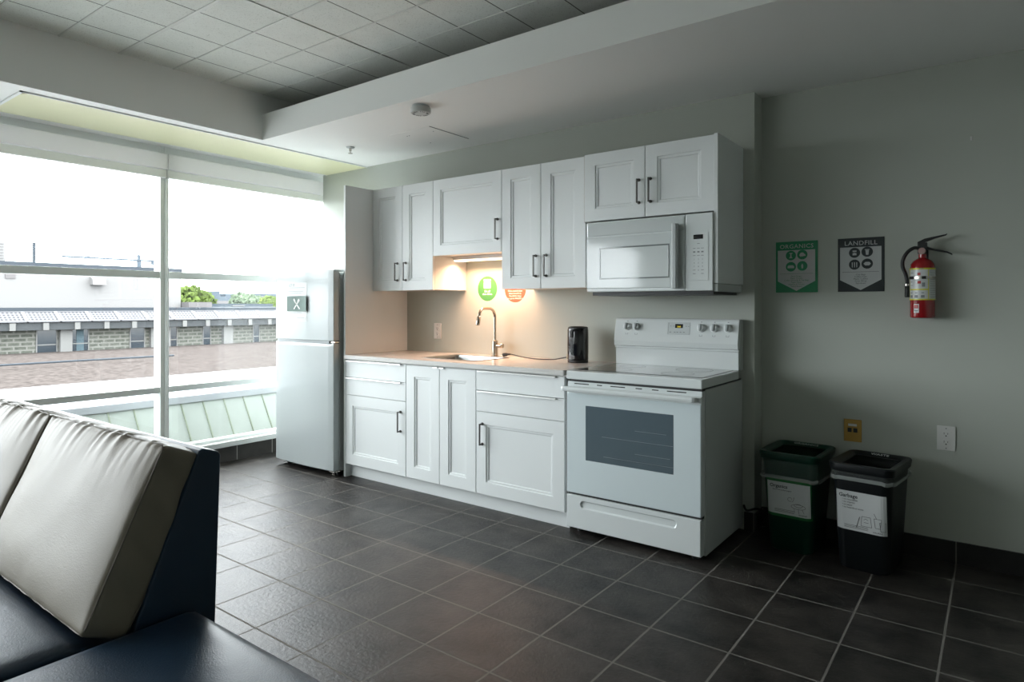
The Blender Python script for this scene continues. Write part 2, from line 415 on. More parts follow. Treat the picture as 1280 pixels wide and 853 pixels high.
# ------------------------------------------------------------------ window wall
# bays run along -y; mullions 1.39 m apart
PITCH = 1.39
nb = 5
for k in range(nb):
    ya = .10 if k == 0 else .03 - PITCH * k      # far side of the bay
    yb = .03 - PITCH * (k + 1)
    if k == nb - 1: yb = YN
    
    root = bpy.data.objects.new('window_%d' % (k + 1), None); COL.objects.link(root); root.location = (XW, (ya + yb) / 2, 0)
    root['kind'] = 'structure'
    fr = MB()
    fr.box(XW - .10, XW, ya - .045 if k == 0 else ya - .028, ya if k == 0 else ya + .031, .163, ZC) if k == 0 else None
    for z0, z1 in ((1.441, 1.492), (.596, .640)): fr.box(XW - .085, XW - .012, yb, ya, z0, z1)
    fr.box(XW - .085, XW - .012, yb, ya, .163, .185)
    fr.box(XW - .085, XW - .012, yb, ya, 2.350, ZC)
    fr.build('window_frame', 'alu', root, bevel=.002)
    mu = MB(); mu.box(XW - .10, XW, yb - .031, yb + .031, .163, ZC); mu.box(XW - .035, XW + .004, yb - .006, yb + .010, .163, ZC)
    mu.build('mullion', 'alu', root, bevel=.002)
    MB().box(XW - .058, XW - .052, yb, ya, .18, 2.352).build('pane', 'glass', root)
    MB().box(XW - .11, XW + .045, yb, ya, .122, .163).build('window_sill', 'white_trim', root, bevel=.003)
    rb = thing('roller_blind', (XW, (ya + yb) / 2, 2.36),
               ['rolled-up blind cassette over the window bay nearest the fridge', 'rolled-up blind cassette over the window bay behind the sofa',
                'blind cassette beyond the left edge', 'blind cassette further beyond the left edge', 'blind cassette at the far end'][k], 'blind', 'roller blind cassettes over the windows')
    a, b_ = ya - .003, yb + .003
    MB().box(XW - .008, XW + .055, b_, a, 2.238, 2.350).build('cassette', 'cassette', rb, bevel=.003)
    MB().box(XW, XW + .040, b_, a, 2.178, 2.234).build('rolled_fabric', 'blind', rb, bevel=.006)
    if k < nb:
        c = MB()
        for dy in (.006, .016): c.tube([(XW + .022, yb + dy, 2.235), (XW + .020, yb + dy, 1.4), (XW + .018, yb + dy, .48)], .0016, 6)
        c.tube([(XW + .018, yb + .006, .48), (XW + .018, yb + .011, .47), (XW + .018, yb + .016, .48)], .0016, 6)
        c.build('pull_chain', 'outlet', rb)
struct('wall_left', MB().box(XW - .10, XW, YN, .22, -.08, .122), 'base_tile_w')
bw = MB().box(XW - .01, XW + .012, YN, .0, 0, .122)
struct('baseboard_left', bw, 'base_tile_w', 'dark tile plinth under the windows')

# ------------------------------------------------------------------ kitchen units
def door_mesh(x0, x1, z0, z1, yf, yb, b=.075):
    """framed door with a moulded recessed panel"""
    def ring(i, y): return [(x0 + i, y, z0 + i), (x1 - i, y, z0 + i), (x1 - i, y, z1 - i), (x0 + i, y, z1 - i)]
    mb = MB()
    mb.loft([ring(0, yb), ring(0, yf + .0015), ring(.0015, yf), ring(b, yf), ring(b + .003, yf + .005), ring(b + .014, yf + .0055), ring(b + .018, yf + .0105), ring(b + .024, yf + .0105)])
    return mb

def pull_v(x, z0, z1, yf, parent):
    mb = MB(); y = yf - .028
    mb.box(x - .004, x + .004, y - .004, y + .004, z0, z1)
    for z in (z0 + .004, z1 - .004):
        mb.box(x - .004, x + .004, y, yf, z - .004, z + .004)
        mb.lathe((x, yf - .006, z), [(.009, 0), (.009, .006)], 14, 'y')
    return mb.build('handle', 'pull', parent, bevel=.001)

def edge_pull(x0, x1, ztop, yf, parent, w=.012):
    mb = MB(); mb.prism([(yf, ztop + .001), (yf - w, ztop + .001), (yf - w - .004, ztop - .007), (yf - w, ztop - .007), (yf - w + .002, ztop - .002), (yf, ztop - .002)], 'x', x0, x1)
    return mb.build('edge_pull', 'lip', parent, bevel=.0007)

YB, YK, YD = -.596, -.5625, -.615
ZB = .855
def base_carcass(x0, x1, root):
    mb = MB()
    t = .018
    mb.box(x0, x0 + t, YB, -.003, .098, ZB); mb.box(x1 - t, x1, YB, -.003, .098, ZB)
    mb.box(x0 + t, x1 - t, YB, -.003, .098, .116); mb.box(x0 + t, x1 - t, -.02, -.003, .116, ZB)
    mb.box(x0 + t, x1 - t, YB, YB + .06, ZB - .018, ZB)
    mb.build('carcass', 'cab_in', root)
# left drawer base
b1 = thing('base_cabinet', (.345, -.3, 0), 'white base cabinet with two drawers and a door, standing next to the fridge', 'cabinet', 'white base cabinets under the countertop')
base_carcass(.034, .656, b1)
def drawer(x0, x1, z0, z1, root, px0, px1):
    d = MB().box(x0, x1, YD, YB - .001, z0, z1).build('drawer', 'cab', root, bevel=.0015)
    edge_pull(px0, px1, z1, YD, d); return d
drawer(.037, .654, .727, .846, b1, .05, .615); drawer(.037, .654, .600, .724, b1, .05, .615)
d = door_mesh(.037, .654, .098, .597, YD, YB - .001).build('door', 'cab', b1)
pull_v(.606, .392, .530, YD, d)
# sink base
b2 = thing('base_cabinet', (.962, -.3, 0), 'white base cabinet with a pair of tall narrow doors below the sink', 'cabinet', 'white base cabinets under the countertop')
base_carcass(.657, 1.266, b2)
d = door_mesh(.659, .960, .098, .846, YD, YB - .001).build('door', 'cab', b2); edge_pull(.915, .955, .846, YD, d)
d = door_mesh(.963, 1.264, .098, .846, YD, YB - .001).build('door', 'cab', b2); edge_pull(.968, 1.008, .846, YD, d)
# right drawer base
b3 = thing('base_cabinet', (1.585, -.3, 0), 'white base cabinet with two drawers and a door, left of the stove', 'cabinet', 'white base cabinets under the countertop')
base_carcass(1.267, 1.904, b3)
drawer(1.269, 1.902, .727, .846, b3, 1.285, 1.85); drawer(1.269, 1.902, .600, .724, b3, 1.285, 1.85)
d = door_mesh(1.269, 1.902, .098, .597, YD, YB - .001).build('door', 'cab', b3)
pull_v(1.318, .398, .528, YD, d)
tag(MB().box(.034, 1.904, YK, YK + .015, 0, .098).build('toe_kick', 'cab', bevel=.001), 'white toe kick board running under the base cabinets', 'toe kick')
# tall end panel beside the fridge
tag(MB().box(.012, .0325, YB - .018, -.001, 0, 2.113).build('end_panel', 'cab', bevel=.001), 'tall white end panel between fridge and countertop', 'panel')

# countertop with sink opening
SX0, SX1, SY0, SY1 = .68, 1.14, -.47, -.135
xs = [.033, SX0, SX1, 1.908]; ys = [-.632, SY0, SY1, -.001]
ct = MB()
for i in range(3):
    for j in range(3):
        if i == 1 and j == 1: continue
        ct.add([(xs[i], ys[j], .884), (xs[i + 1], ys[j], .884), (xs[i + 1], ys[j + 1], .884), (xs[i], ys[j + 1], .884)], [(0, 1, 2, 3)])
        ct.add([(xs[i], ys[j], .856), (xs[i + 1], ys[j], .856), (xs[i + 1], ys[j + 1], .856), (xs[i], ys[j + 1], .856)], [(3, 2, 1, 0)])
def wallq(a, b): ct.add([(a[0], a[1], .856), (b[0], b[1], .856), (b[0], b[1], .884), (a[0], a[1], .884)], [(0, 1, 2, 3)])
def ringq(x0, x1, y0, y1):
    c = [(x0, y0), (x1, y0), (x1, y1), (x0, y1)]
    return [(c[i], c[(i + 1) % 4]) for i in range(4)]
for a, b in ringq(xs[0], xs[3], ys[0], ys[3]) + ringq(SX0, SX1, SY0, SY1)[::-1]: wallq(a, b)
co = ct.build('countertop', 'counter')
wm = co.modifiers.new('weld', 'WELD'); wm.merge_threshold = .0005
bv = co.modifiers.new('bevel', 'BEVEL'); bv.width = .003; bv.segments = 2; bv.limit_method = 'ANGLE'
tag(co, 'long pale grey countertop running over the base cabinets', 'countertop')

# sink
sk = thing('kitchen_sink', ((SX0 + SX1) / 2, (SY0 + SY1) / 2, .885), 'rectangular stainless steel sink set into the countertop', 'sink')
cx, cy, w, dd = (SX0 + SX1) / 2, (SY0 + SY1) / 2, SX1 - SX0, SY1 - SY0
def rr(gw, z, r): return rrect(cx, cy, w + gw, dd + gw, r, z)
s = MB(); s.loft([rr(.036, .8848, .03), rr(.034, .8865, .03), rr(.004, .8875, .03), rr(-.010, .884, .03), rr(-.016, .87, .03), rr(-.02, .74, .03), rr(-.05, .722, .03), rr(-.30, .718, .01)], False, True, True)
s.build('basin', 'sink', sk)
MB().lathe((cx, cy, .719), [(.038, 0), (.040, .003), (.030, .003), (.028, .0), (.003, 0)], 24).build('drain', 'steel', sk)

# faucet
fa = thing('kitchen_faucet', (.985, -.075, .884), 'tall brushed nickel gooseneck faucet standing behind the sink', 'faucet')
MB().lathe((.985, -.075, .884), [(.027, 0), (.027, .004), (.022, .006), (.0215, .110), (.019, .112)], 28).build('body', 'nickel', fa)
pts = [(.985, -.075, .990), (.985, -.075, 1.16)]
for i in range(0, 9):
    a = PI / 2 * i / 8; pts.append((.985, -.075 - .06 * (1 - math.cos(a)), 1.16 + .06 * math.sin(a)))
for i in range(0, 9):
    a = math.radians(75) * i / 8; pts.append((.985, -.195 - .05 * math.sin(a), 1.22 - .05 * (1 - math.cos(a))))
e = Vector(pts[-1]); dirv = Vector((0, -math.cos(math.radians(75)), -math.sin(math.radians(75))))
pts.append(tuple(e + dirv * .02))
MB().tube(pts, .0102, 16).build('spout', 'nickel', fa)
MB().tube([e + dirv * .018, e + dirv * .022, e + dirv * .075, e + dirv * .08], [.012, .0145, .0145, .0125], 16).build('spray_head', 'nickel', fa)
MB().lathe((1.004, -.075, .960), [(.014, 0), (.014, .030), (.0165, .032), (.0165, .050), (.015, .052)], 20, 'x').build('handle', 'nickel', fa)

# upper cabinets
YU = -.358
def upper(x0, x1, z0, z1, yf, label, doors):
    root = thing('wall_cabinet', ((x0 + x1) / 2, yf / 2, z0), label, 'cabinet', 'white wall cabinets above the counter')
    t = .016; yb = yf + .019
    mb = MB(); mb.box(x0, x0 + t, yb, -.001, z0, z1); mb.box(x1 - t, x1, yb, -.001, z0, z1); mb.box(x0 + t, x1 - t, yb, -.001, z0, z0 + t); mb.box(x0 + t, x1 - t, yb, -.001, z1 - t, z1); mb.box(x0 + t, x1 - t, -.01, -.001, z0 + t, z1 - t)
    mb.build('carcass', 'cab_in', root)
    for (a, b, bz, hx, h0, h1, bord) in doors:
        d = door_mesh(a, b, bz, z1, yf, yb - .001, bord).build('door', 'cab', root)
        pull_v(hx, h0, h1, yf, d)
    return root
upper(.034, .657, 1.353, 2.112, YU, 'tall double-door wall cabinet next to the end panel, farthest left', [(.035, .350, 1.350, .302, 1.420, 1.552, .07), (.353, .656, 1.350, .390, 1.420, 1.552, .07)])
upper(.658, 1.264, 1.592, 2.112, YU, 'short single-door wall cabinet above the sink', [(.659, 1.263, 1.586, 1.232, 1.667, 1.801, .07)])
upper(1.265, 1.886, 1.348, 2.112, YU, 'tall double-door wall cabinet between sink niche and microwave', [(1.266, 1.567, 1.345, 1.532, 1.418, 1.551, .07), (1.570, 1.885, 1.345, 1.610, 1.418, 1.551, .07)])
upper(1.888, 2.661, 1.722, 2.108, -.40, 'short double-door wall cabinet directly above the microwave', [(1.904, 2.279, 1.722, 2.246, 1.797, 1.928, .068), (2.283, 2.660, 1.722, 2.314, 1.797, 1.928, .068)])
tag(MB().box(2.6625, 2.683, -.408, -.001, 1.353, 2.112).build('end_panel', 'cab', bevel=.001), 'short white end panel hanging right of the microwave', 'panel')

# under-cabinet light
ul = thing('under_cabinet_light', (.96, -.145, 1.592), 'slim warm lit strip light under the short cabinet above the sink', 'light')
MB().box(.680, 1.255, -.180, -.110, 1.566, 1.5915).build('housing', 'outlet', ul, bevel=.003)
MB().prism([(-.175, 1.566), (-.169, 1.556), (-.121, 1.556), (-.115, 1.566)], 'x', .690, 1.24).build('lit_tube', emit_mat('warm_tube', (1.0, .78, .55), 1.6), ul)

# microwave
mw = thing('microwave', (2.30, -.2, 1.31), 'white over-the-range microwave with a vertical bar handle, above the stove', 'microwave')
XM0, XM1, YM = 1.915, 2.660, -.425
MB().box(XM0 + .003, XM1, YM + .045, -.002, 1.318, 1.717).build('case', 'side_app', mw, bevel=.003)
MB().box(XM0 + .04, XM1 - .005, YM + .03, -.03, 1.296, 1.318).build('underside_vent', 'black', mw)
MB().box(XM1, 2.6825, -.408, -.03, 1.312, 1.350).build('side_filler', 'side_app', mw, bevel=.002)
MB().box(XM0 + .012, 2.515, YM + .008, YM + .044, 1.316, 1.712).build('door', 'white_app', mw, bevel=.006, seg=3)
dr = mw.children[-1] if False else [o for o in COL.objects if o.parent == mw and o.name.startswith('door')][0]
MB().box(XM0 + .016, 2.448, YM + .002, YM + .009, 1.335, 1.625).build('door_glass_panel', 'white_gloss', dr, bevel=.004, seg=3)
MB().box(XM0 + .020, 2.512, YM + .003, YM + .009, 1.632, 1.706).build('upper_glass_band', 'white_gloss', dr, bevel=.003)
wr = MB()
def rring(i, y, x0=XM0 + .105, x1=2.425, z0=1.392, z1=1.560): return [(x0 + i, y, z0 + i), (x1 - i, y, z0 + i), (x1 - i, y, z1 - i), (x0 + i, y, z1 - i)]
wr.loft([rring(-.006, YM + .003), rring(-.006, YM + .0005), rring(0, YM + .0005), rring(.003, YM + .003), rring(.004, YM + .003)])
wr.build('window', 'mw_glass', dr)
hb = MB(); hb.loft([[(2.452, YM + .008, z), (2.456, YM - .030, z), (2.464, YM - .036, z), (2.480, YM - .036, z), (2.488, YM - .030, z), (2.490, YM - .018, z), (2.466, YM - .018, z), (2.466, YM + .008, z)] for z in (1.328, 1.345, 1.640, 1.665)])
hb.build('handle', 'light_grey', dr, bevel=.002)
cp = MB().box(2.518, XM1 + .002, YM + .004, YM + .044, 1.316, 1.712).build('control_panel', 'white_app', mw, bevel=.004)
MB().box(2.540, 2.640, YM + .002, YM + .005, 1.368, 1.612).build('keypad', 'white_app', cp, bevel=.001)
MB().box(2.562, 2.612, YM + .0008, YM + .003, 1.580, 1.603).build('display', 'black_gloss', cp)
kp = MB()
yk = YM + .0015
for r in range(9):
    z = 1.555 - .0185 * r - (.004 if r else -.002)
    for c_, x in enumerate((2.566, 2.588, 2.609)):
        if r == 0 and c_ != 1: continue
        if r == 8 and c_ == 1: continue
        if r in (4, 5, 6): text_mb(str([1, 2, 3, 4, 5, 6, 7, 8, 9][(r - 4) * 3 + c_]), .011, (x, yk, z - .004), align='CENTER', depth=.0004, mb=kp)
        elif r == 7 and c_ == 1: text_mb('0', .011, (x, yk, z - .004), align='CENTER', mb=kp)
        elif r in (2,) : kp.box(x - .006, x + .006, yk - .0004, yk, z - .003, z + .004)
        else: kp.box(x - .007, x + .007, yk - .0004, yk, z - .001, z + .0015)
kp.build('key_marks', 'ink_grey', cp)

# ------------------------------------------------------------------ stove
sv = thing('kitchen_stove', (2.30, -.3, 0), 'white freestanding electric stove with glass oven door and raised back panel', 'stove')
SX, SR_, SF = 1.918, 2.682, -.622
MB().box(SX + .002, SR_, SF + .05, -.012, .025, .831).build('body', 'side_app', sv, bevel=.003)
MB().box(SX + .010, SR_ - .006, SF + .055, -.016, .829, .839).build('side_seam', 'gasket', sv)
MB().box(SX + .006, SR_ - .008, SF + .016, SF + .052, .200, .230).build('drawer_seam', 'gasket', sv)
MB().box(SX, SR_, SF, -.07, .838, .884).build('cooktop_frame', 'white_app', sv, bevel=.006, seg=3)
MB().box(SX + .028, SR_ - .028, SF + .075, -.085, .8842, .8862).build('glass_cooktop', 'cooktop', sv, bevel=.001)
for (x, y, r) in ((2.11, -.43, .10), (2.48, -.43, .085), (2.11, -.20, .075), (2.48, -.20, .10)):
    n = 48; o = [(x + r * math.cos(2 * PI * i / n), y + r * math.sin(2 * PI * i / n)) for i in range(n)]
    i_ = [(x + (r - .003) * math.cos(2 * PI * i / n), y + (r - .003) * math.sin(2 * PI * i / n)) for i in range(n)]
    bn = MB(); bn.loft([[(*p, .8863) for p in o], [(*p, .8866) for p in o], [(*p, .8866) for p in i_], [(*p, .8863) for p in i_]], False, False)
    bn.build('burner_ring', 'ink_grey', sv)
# black seam, vent trim
MB().box(SX + .012, SR_ - .004, SF + .012, SF + .06, .826, .838).build('seam_shadow_gap', 'gasket', sv)
vt = MB().box(SX + .004, SR_ - .004, SF + .010, SF + .05, .800, .826).build('vent_trim', 'white_app', sv, bevel=.002)
for a, b in ((1.965, 2.055), (2.105, 2.135), (2.185, 2.270), (2.330, 2.365), (2.420, 2.455), (2.500, 2.600)): MB().box(a, b, SF + .0085, SF + .012, .813, .818).build('vent_slot', 'black', vt)
od = MB().box(SX + .002, SR_ - .004, SF + .004, SF + .05, .221, .800).build('oven_door', 'white_app', sv, bevel=.005, seg=3)
MB().box(SX + .004, SR_ - .006, SF, SF + .006, .222, .764).build('door_glass', 'door_glass', od, bevel=.003)
MB().box(2.040, 2.538, SF - .001, SF + .004, .408, .702).build('oven_window', 'oven_glass', od, bevel=.002)
for z, a, b in ((.545, 2.14, 2.536), (.441, 2.15, 2.536), (.598, 2.33, 2.50), (.480, 2.33, 2.52)): MB().box(a, b, SF - .0016, SF - .0008, z, z + .0022).build('oven_rack', 'rack', od)
hm = MB()
hx0, hx1 = SX - .008, SR_ - .022
prof = [(-.004, -.012), (-.014, -.010), (-.017, .002), (-.014, .012), (-.004, .015), (.004, .008), (.004, -.006)]
rings = []
for x in (hx0, hx0 + .012, hx1 - .012, hx1):
    rings.append([(x, SF - .030 + p[0] + (.006 if x in (hx0, hx1) else 0), .788 + p[1]) for p in prof])
hm.loft(rings)
for x in (SX + .02, SR_ - .05): hm.box(x, x + .03, SF - .034, SF + .006, .778, .797)
hm.build('door_handle', 'white_app', od, bevel=.002)
# storage drawer with scooped grip
sdw = MB(); x0, x1, z0, z1 = SX + .004, SR_ - .008, .032, .209
nz = 14; gx0, gx1, gz, gr = SX + .09, SR_ - .13, .165, .020
sdw.box(x0, x1, SF + .010, SF + .05, z0, z1)
n = 12
slot = [(gx0 + gr - gr * math.sin(PI * i / n) , gz + gr * math.cos(PI * i / n)) for i in range(n + 1)] + [(gx1 - gr + gr * math.sin(PI * i / n), gz - gr * math.cos(PI * i / n)) for i in range(n + 1)]
# outer ring point matched to each slot point (projected onto the drawer rectangle)
outer = []
for (px, pz) in slot:
    outer.append((px, pz))
ocx, ocz = (x0 + x1) / 2, (z0 + z1) / 2
cnr = []
for i, (px, pz) in enumerate(slot):
    t = i / len(slot)
    if i == 0: q = (x0, z1)
    elif i < n: 
        q = (x0, z1 + (z0 - z1) * i / n)
    elif i == n: q = (x0, z0)
    elif i == n + 1: q = (x1, z0)
    elif i < 2 * n + 1: q = (x1, z0 + (z1 - z0) * (i - n - 1) / n)
    else: q = (x1, z1)
    cnr.append(q)
def off(ps, y, k=1.0):
    c = ((gx0 + gx1) / 2, gz); out = []
    for (px, pz) in ps:
        ex = min(max(px, gx0 + gr), gx1 - gr); out.append((ex + (px - ex) * k, y, gz + (pz - gz) * k))
    return out
sdw.loft([[(p[0], SF + .010, p[1]) for p in cnr], [(p[0], SF + .002, p[1]) for p in cnr], [(p[0], SF, p[1]) for p in [(min(max(q[0], x0 + .003), x1 - .003), min(max(q[1], z0 + .003), z1 - .003)) for q in cnr]],
          off(slot, SF, 1.12), off(slot, SF + .002, 1.0), off(slot, SF + .009, .75), off(slot, SF + .0095, .3)], False, True)
sdw.build('storage_drawer', 'white_app', sv)
for x in (SX + .05, SR_ - .06):
    for y in (SF + .07, -.06): MB().lathe((x, y, 0), [(.018, 0), (.018, .012), (.010, .014), (.010, .026)], 16).build('foot', 'black', sv)
# backguard
bg = MB(); bg.prism([(-.070, .884), (-.072, .985), (-.006, .985), (-.006, .884)], 'x', SX + .014, SR_ - .002)
bgo = bg.build('backguard_lower', 'white_app', sv, bevel=.003)
MB().box(SX + .012, SR_ + .002, -.080, -.006, .985, .997).build('backguard_trim', 'white_app', sv, bevel=.003)
MB().box(SX + .055, SX + .15, -.0815, -.078, .9965, .9995).build('lamp_slot', 'ink', sv)
tilt = [(-.086, .998), (-.090, 1.028), (-.062, 1.155), (-.056, 1.163), (-.010, 1.163), (-.006, .998)]
cpn = MB().prism(tilt, 'x', SX + .010, SR_ - .001).build('control_console', 'white_app', sv, bevel=.002)
MB().box(SR_ - .001, SR_ + .003, -.055, -.008, .884, 1.160).build('console_end_cap', 'side_app', sv, bevel=.001)
def yc(z): return -.090 + (z - 1.028) / (1.155 - 1.028) * .028
def knob(x, z, r=.021):
    kb = MB(); ang = math.atan2(.028, .127)
    R = Matrix.Rotation(-ang, 4, 'X')
    def tr(mb, c):
        mb.v = [tuple(R @ Vector(v) + Vector(c)) for v in mb.v]; return mb
    c = (x, yc(z), z)
    a = MB(); a.lathe((0, 0, 0), [(r * 1.12, 0), (r * 1.12, -.004), (r * .98, -.006), (r * .90, -.020), (r * .84, -.022)], 24, 'y')
    b = MB(); b.prism([(-.005, -r * .92), (.005, -r * .92), (.006, r * .92), (-.006, r * .92)], 'y', -.021, -.030)
    tr(a, c); tr(b, c)
    k = a.build('knob', 'knob_white', cpn); b.build('grip', 'fridge_white', k, bevel=.001)
    R2 = None
for x in (2.010, 2.072, 2.470, 2.546, 2.622): knob(x, 1.112)
dp = MB(); dp.add([(2.268, yc(1.072) - .0012, 1.072), (2.405, yc(1.072) - .0012, 1.072), (2.405, yc(1.142) - .0012, 1.142), (2.268, yc(1.142) - .0012, 1.142),
                   (2.268, yc(1.072) + .002, 1.072), (2.405, yc(1.072) + .002, 1.072), (2.405, yc(1.142) + .002, 1.142), (2.268, yc(1.142) + .002, 1.142)],
                  [(0, 1, 2, 3), (7, 6, 5, 4), (0, 4, 5, 1), (1, 5, 6, 2), (2, 6, 7, 3), (3, 7, 4, 0)])
dpo = dp.build('clock_panel', 'white_gloss', cpn, bevel=.0008)
def slab(mb, x0, x1, z0, z1, o=.0018, th=.0006):
    return mb.add([(x0, yc(z0) - o, z0), (x1, yc(z0) - o, z0), (x1, yc(z1) - o, z1), (x0, yc(z1) - o, z1),
                   (x0, yc(z0) - o + th, z0), (x1, yc(z0) - o + th, z0), (x1, yc(z1) - o + th, z1), (x0, yc(z1) - o + th, z1)],
                  [(0, 1, 2, 3), (7, 6, 5, 4), (0, 4, 5, 1), (1, 5, 6, 2), (2, 6, 7, 3), (3, 7, 4, 0)])
slab(MB(), 2.315, 2.362, 1.110, 1.133).build('clock_display', 'black_gloss', dpo)
angc = math.atan2(.028, .127)
T = Matrix.Translation((2.338, yc(1.114) - .0024, 1.114)) @ Matrix.Rotation(PI / 2 - angc, 4, 'X')
text_mb('2:02', .0125, None, T, 'CENTER', .0002).build('clock_digits', 'lcd', dpo)
mk = MB()
for x in (2.285, 2.302, 2.378, 2.392): slab(mk, x, x + .008, 1.119, 1.122)
for x in (2.283, 2.310, 2.326, 2.345, 2.365): slab(mk, x, x + .011, 1.084, 1.088)
slab(mk, 2.274, 2.276, 1.076, 1.140)
for x in (2.010, 2.072, 2.470, 2.546, 2.622):
    slab(mk, x - .008, x + .008, 1.066, 1.0675, .0008); slab(mk, x - .008, x - .0065, 1.066, 1.076, .0008); slab(mk, x + .0065, x + .008, 1.066, 1.076, .0008)
    slab(mk, x - .004, x + .004, 1.145, 1.148, .0008)
mk.build('panel_marks', 'ink_grey', cpn)

# ------------------------------------------------------------------ fridge
fg = thing('refrigerator', (-.37, -.35, 0), 'white top-freezer refrigerator with rounded doors standing by the window', 'refrigerator')
FX0, FX1, FY = -.728, -.012, -.698
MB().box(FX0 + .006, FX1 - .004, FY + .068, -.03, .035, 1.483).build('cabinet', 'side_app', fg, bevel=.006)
MB().box(FX0 + .010, FX1 - .008, FY + .063, FY + .069, .05, 1.478).build('door_gasket', 'gasket', fg)
def fdoor(z0, z1, nm):
    n = 14; front = []
    for i in range(n + 1):
        t = i / n; x = FX0 + (FX1 - FX0) * t
        bow = .016 * (1 - (2 * t - 1) ** 2)
        front.append((x, FY + .010 - bow))
    poly = [(FX0, FY + .064)] + [(FX0, FY + .014)] + front[1:-1] + [(FX1, FY + .014)] + [(FX1, FY + .064)]
    mb = MB(); N = len(poly)
    rg = [[(p[0], p[1], z) for p in poly] for z in ((z0, z1) if nm != 'fridge_door' else (z0, z1 - .022))]
    if nm == 'fridge_door': rg.append([(p[0], p[1] + (.016 if FX0 + .03 < p[0] < FX1 - .05 else 0), z1) for p in poly])
    mb.loft(rg)
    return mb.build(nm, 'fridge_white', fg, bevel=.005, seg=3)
lo = fdoor(.045, .966, 'fridge_door'); up = fdoor(.984, 1.496, 'freezer_door')
MB().box(FX0 + .03, FX1 - .05, FY + .012, FY + .06, .964, .985).build('grip_recess', 'grey_plastic', lo)
hg = MB(); hg.box(FX1 - .07, FX1 + .004, FY + .02, FY + .07, .970, .979); hg.lathe((FX1 - .03, FY + .035, .964), [(.009, 0), (.009, .022)], 12)
hg.build('middle_hinge', 'steel', fg)
MB().box(FX1 - .09, FX1 - .002, FY + .02, FY + .13, 1.490, 1.502).build('top_hinge_cover', 'light_grey', fg, bevel=.003)
bh = MB(); bh.box(FX1 - .05, FX1 + .001, FY + .015, FY + .08, .034, .043); bh.lathe((FX1 - .018, FY + .03, .012), [(.010, 0), (.012, .022)], 12)
bh.build('bottom_hinge', 'steel', fg)
for x in (FX0 + .06, FX1 - .05):
    for y in (FY + .10, -.08): MB().lathe((x, y, 0), [(.018, 0), (.020, .012), (.010, .014), (.010, .036)], 16).build('foot', 'black', fg)
MB().box(FX0 + .03, FX1 - .03, FY + .075, FY + .085, .012, .036).build('kick_grille', 'black', fg)
# leaflet on the freezer door
nt_ = thing('fridge_notice', (-.42, FY - .007, 1.26), 'paper notice with green band and crossed knife and fork on the freezer door', 'notice')
def bowy(x): t = (x - FX0) / (FX1 - FX0); return FY + .010 - .016 * (1 - (2 * t - 1) ** 2)
def sheet(mb, x0, x1, z0, z1, off, th=.0006, curl=0.0, n=8):
    a, b = [], []
    for i in range(n + 1):
        x = x0 + (x1 - x0) * i / n; t = max(0, i / n - .55) / .45
        y = bowy(x) - off - curl * t * t
        a.append((x, y, z0)); b.append((x, y, z1))
    rings = [[(p[0], p[1], p[2]), (p[0], p[1] + th, p[2]), (q[0], q[1] + th, q[2]), (q[0], q[1], q[2])] for p, q in zip(a, b)]
    return mb.loft(rings, True, True, False)
sheet(MB(), -.552, -.300, 1.120, 1.413, .001).build('paper', 'paper', nt_)
gb = MB(); sheet(gb, -.556, -.292, 1.196, 1.312, .0022, curl=.012); gb.build('green_band', 'note_green', nt_)
uf = MB()
def fy_(x): return bowy(x) - .0034
cxn, czn = -.425, 1.252
uf.bar((cxn - .033, fy_(cxn) , czn - .038), (cxn + .020, fy_(cxn), czn + .018), .001, .010)
uf.bar((cxn + .014, fy_(cxn), czn + .012), (cxn + .033, fy_(cxn), czn + .034), .001, .020)
uf.bar((cxn + .038, fy_(cxn), czn - .038), (cxn - .018, fy_(cxn), czn + .018), .001, .010)
uf.bar((cxn - .034, fy_(cxn), czn + .038), (cxn - .012, fy_(cxn), czn + .010), .001, .015)
uf.build('knife_and_fork_mark', 'white_ink', nt_)
ln = MB()
for z, a, b in ((1.374, -.520, -.325), (1.347, -.535, -.345), (1.332, -.530, -.37), (1.186, -.53, -.36), (1.150, -.53, -.46), (1.148, -.42, -.33)): ln.box(a, b, bowy((a + b) / 2) - .0026, bowy((a + b) / 2) - .001, z, z + .0022)
text_mb('LET IT', .028, (-.525, bowy(-.45) - .0026, 1.385), mb=ln)
ln.build('printed_lines', 'ink_grey', nt_)

# ------------------------------------------------------------------ things on the backsplash and counter
def outlet(x0, x1, z0, z1, y, label, group=None):
    root = thing('wall_outlet', ((x0 + x1) / 2, y, (z0 + z1) / 2), label, 'outlet', group)
    MB().box(x0, x1, y - .006, y, z0, z1).build('cover_plate', 'outlet', root, bevel=.002)
    cx = (x0 + x1) / 2; w = (x1 - x0)
    for cz in ((z0 + z1) / 2 + .020, (z0 + z1) / 2 - .020):
        s_ = MB(); h_ = MB()
        s_.loft([rr_xz(cx, cz, w * .46, .030, .010, y - .006), rr_xz(cx, cz, w * .44, .029, .010, y - .0085)])
        h_.box(cx - .009, cx - .007, y - .0092, y - .008, cz - .001, cz + .008); h_.box(cx + .006, cx + .008, y - .0092, y - .008, cz - .001, cz + .007)
        h_.lathe((cx, y - .008, cz - .008), [(.0032, 0), (.0032, -.0012)], 10, 'y')
        h_.build('slots', 'outlet_slot', s_.build('receptacle', 'outlet', root))
        MB().lathe((cx, y - .006, cz + (.028 if cz > (z0 + z1) / 2 else -.028)), [(.003, 0), (.003, -.001)], 10, 'y').build('screw', 'ink_grey', root)
def rr_xz(cx, cz, w, h, r, y): return [(p[0], y, p[1]) for p in rrect(cx, cz, w, h, r, 0, 4)]
outlet(.330, .404, .985, 1.105, 0, 'white duplex outlet on the backsplash left of the faucet')
outlet(3.573, 3.648, .537, .655, YR, 'white duplex outlet on the wall right of the bins')
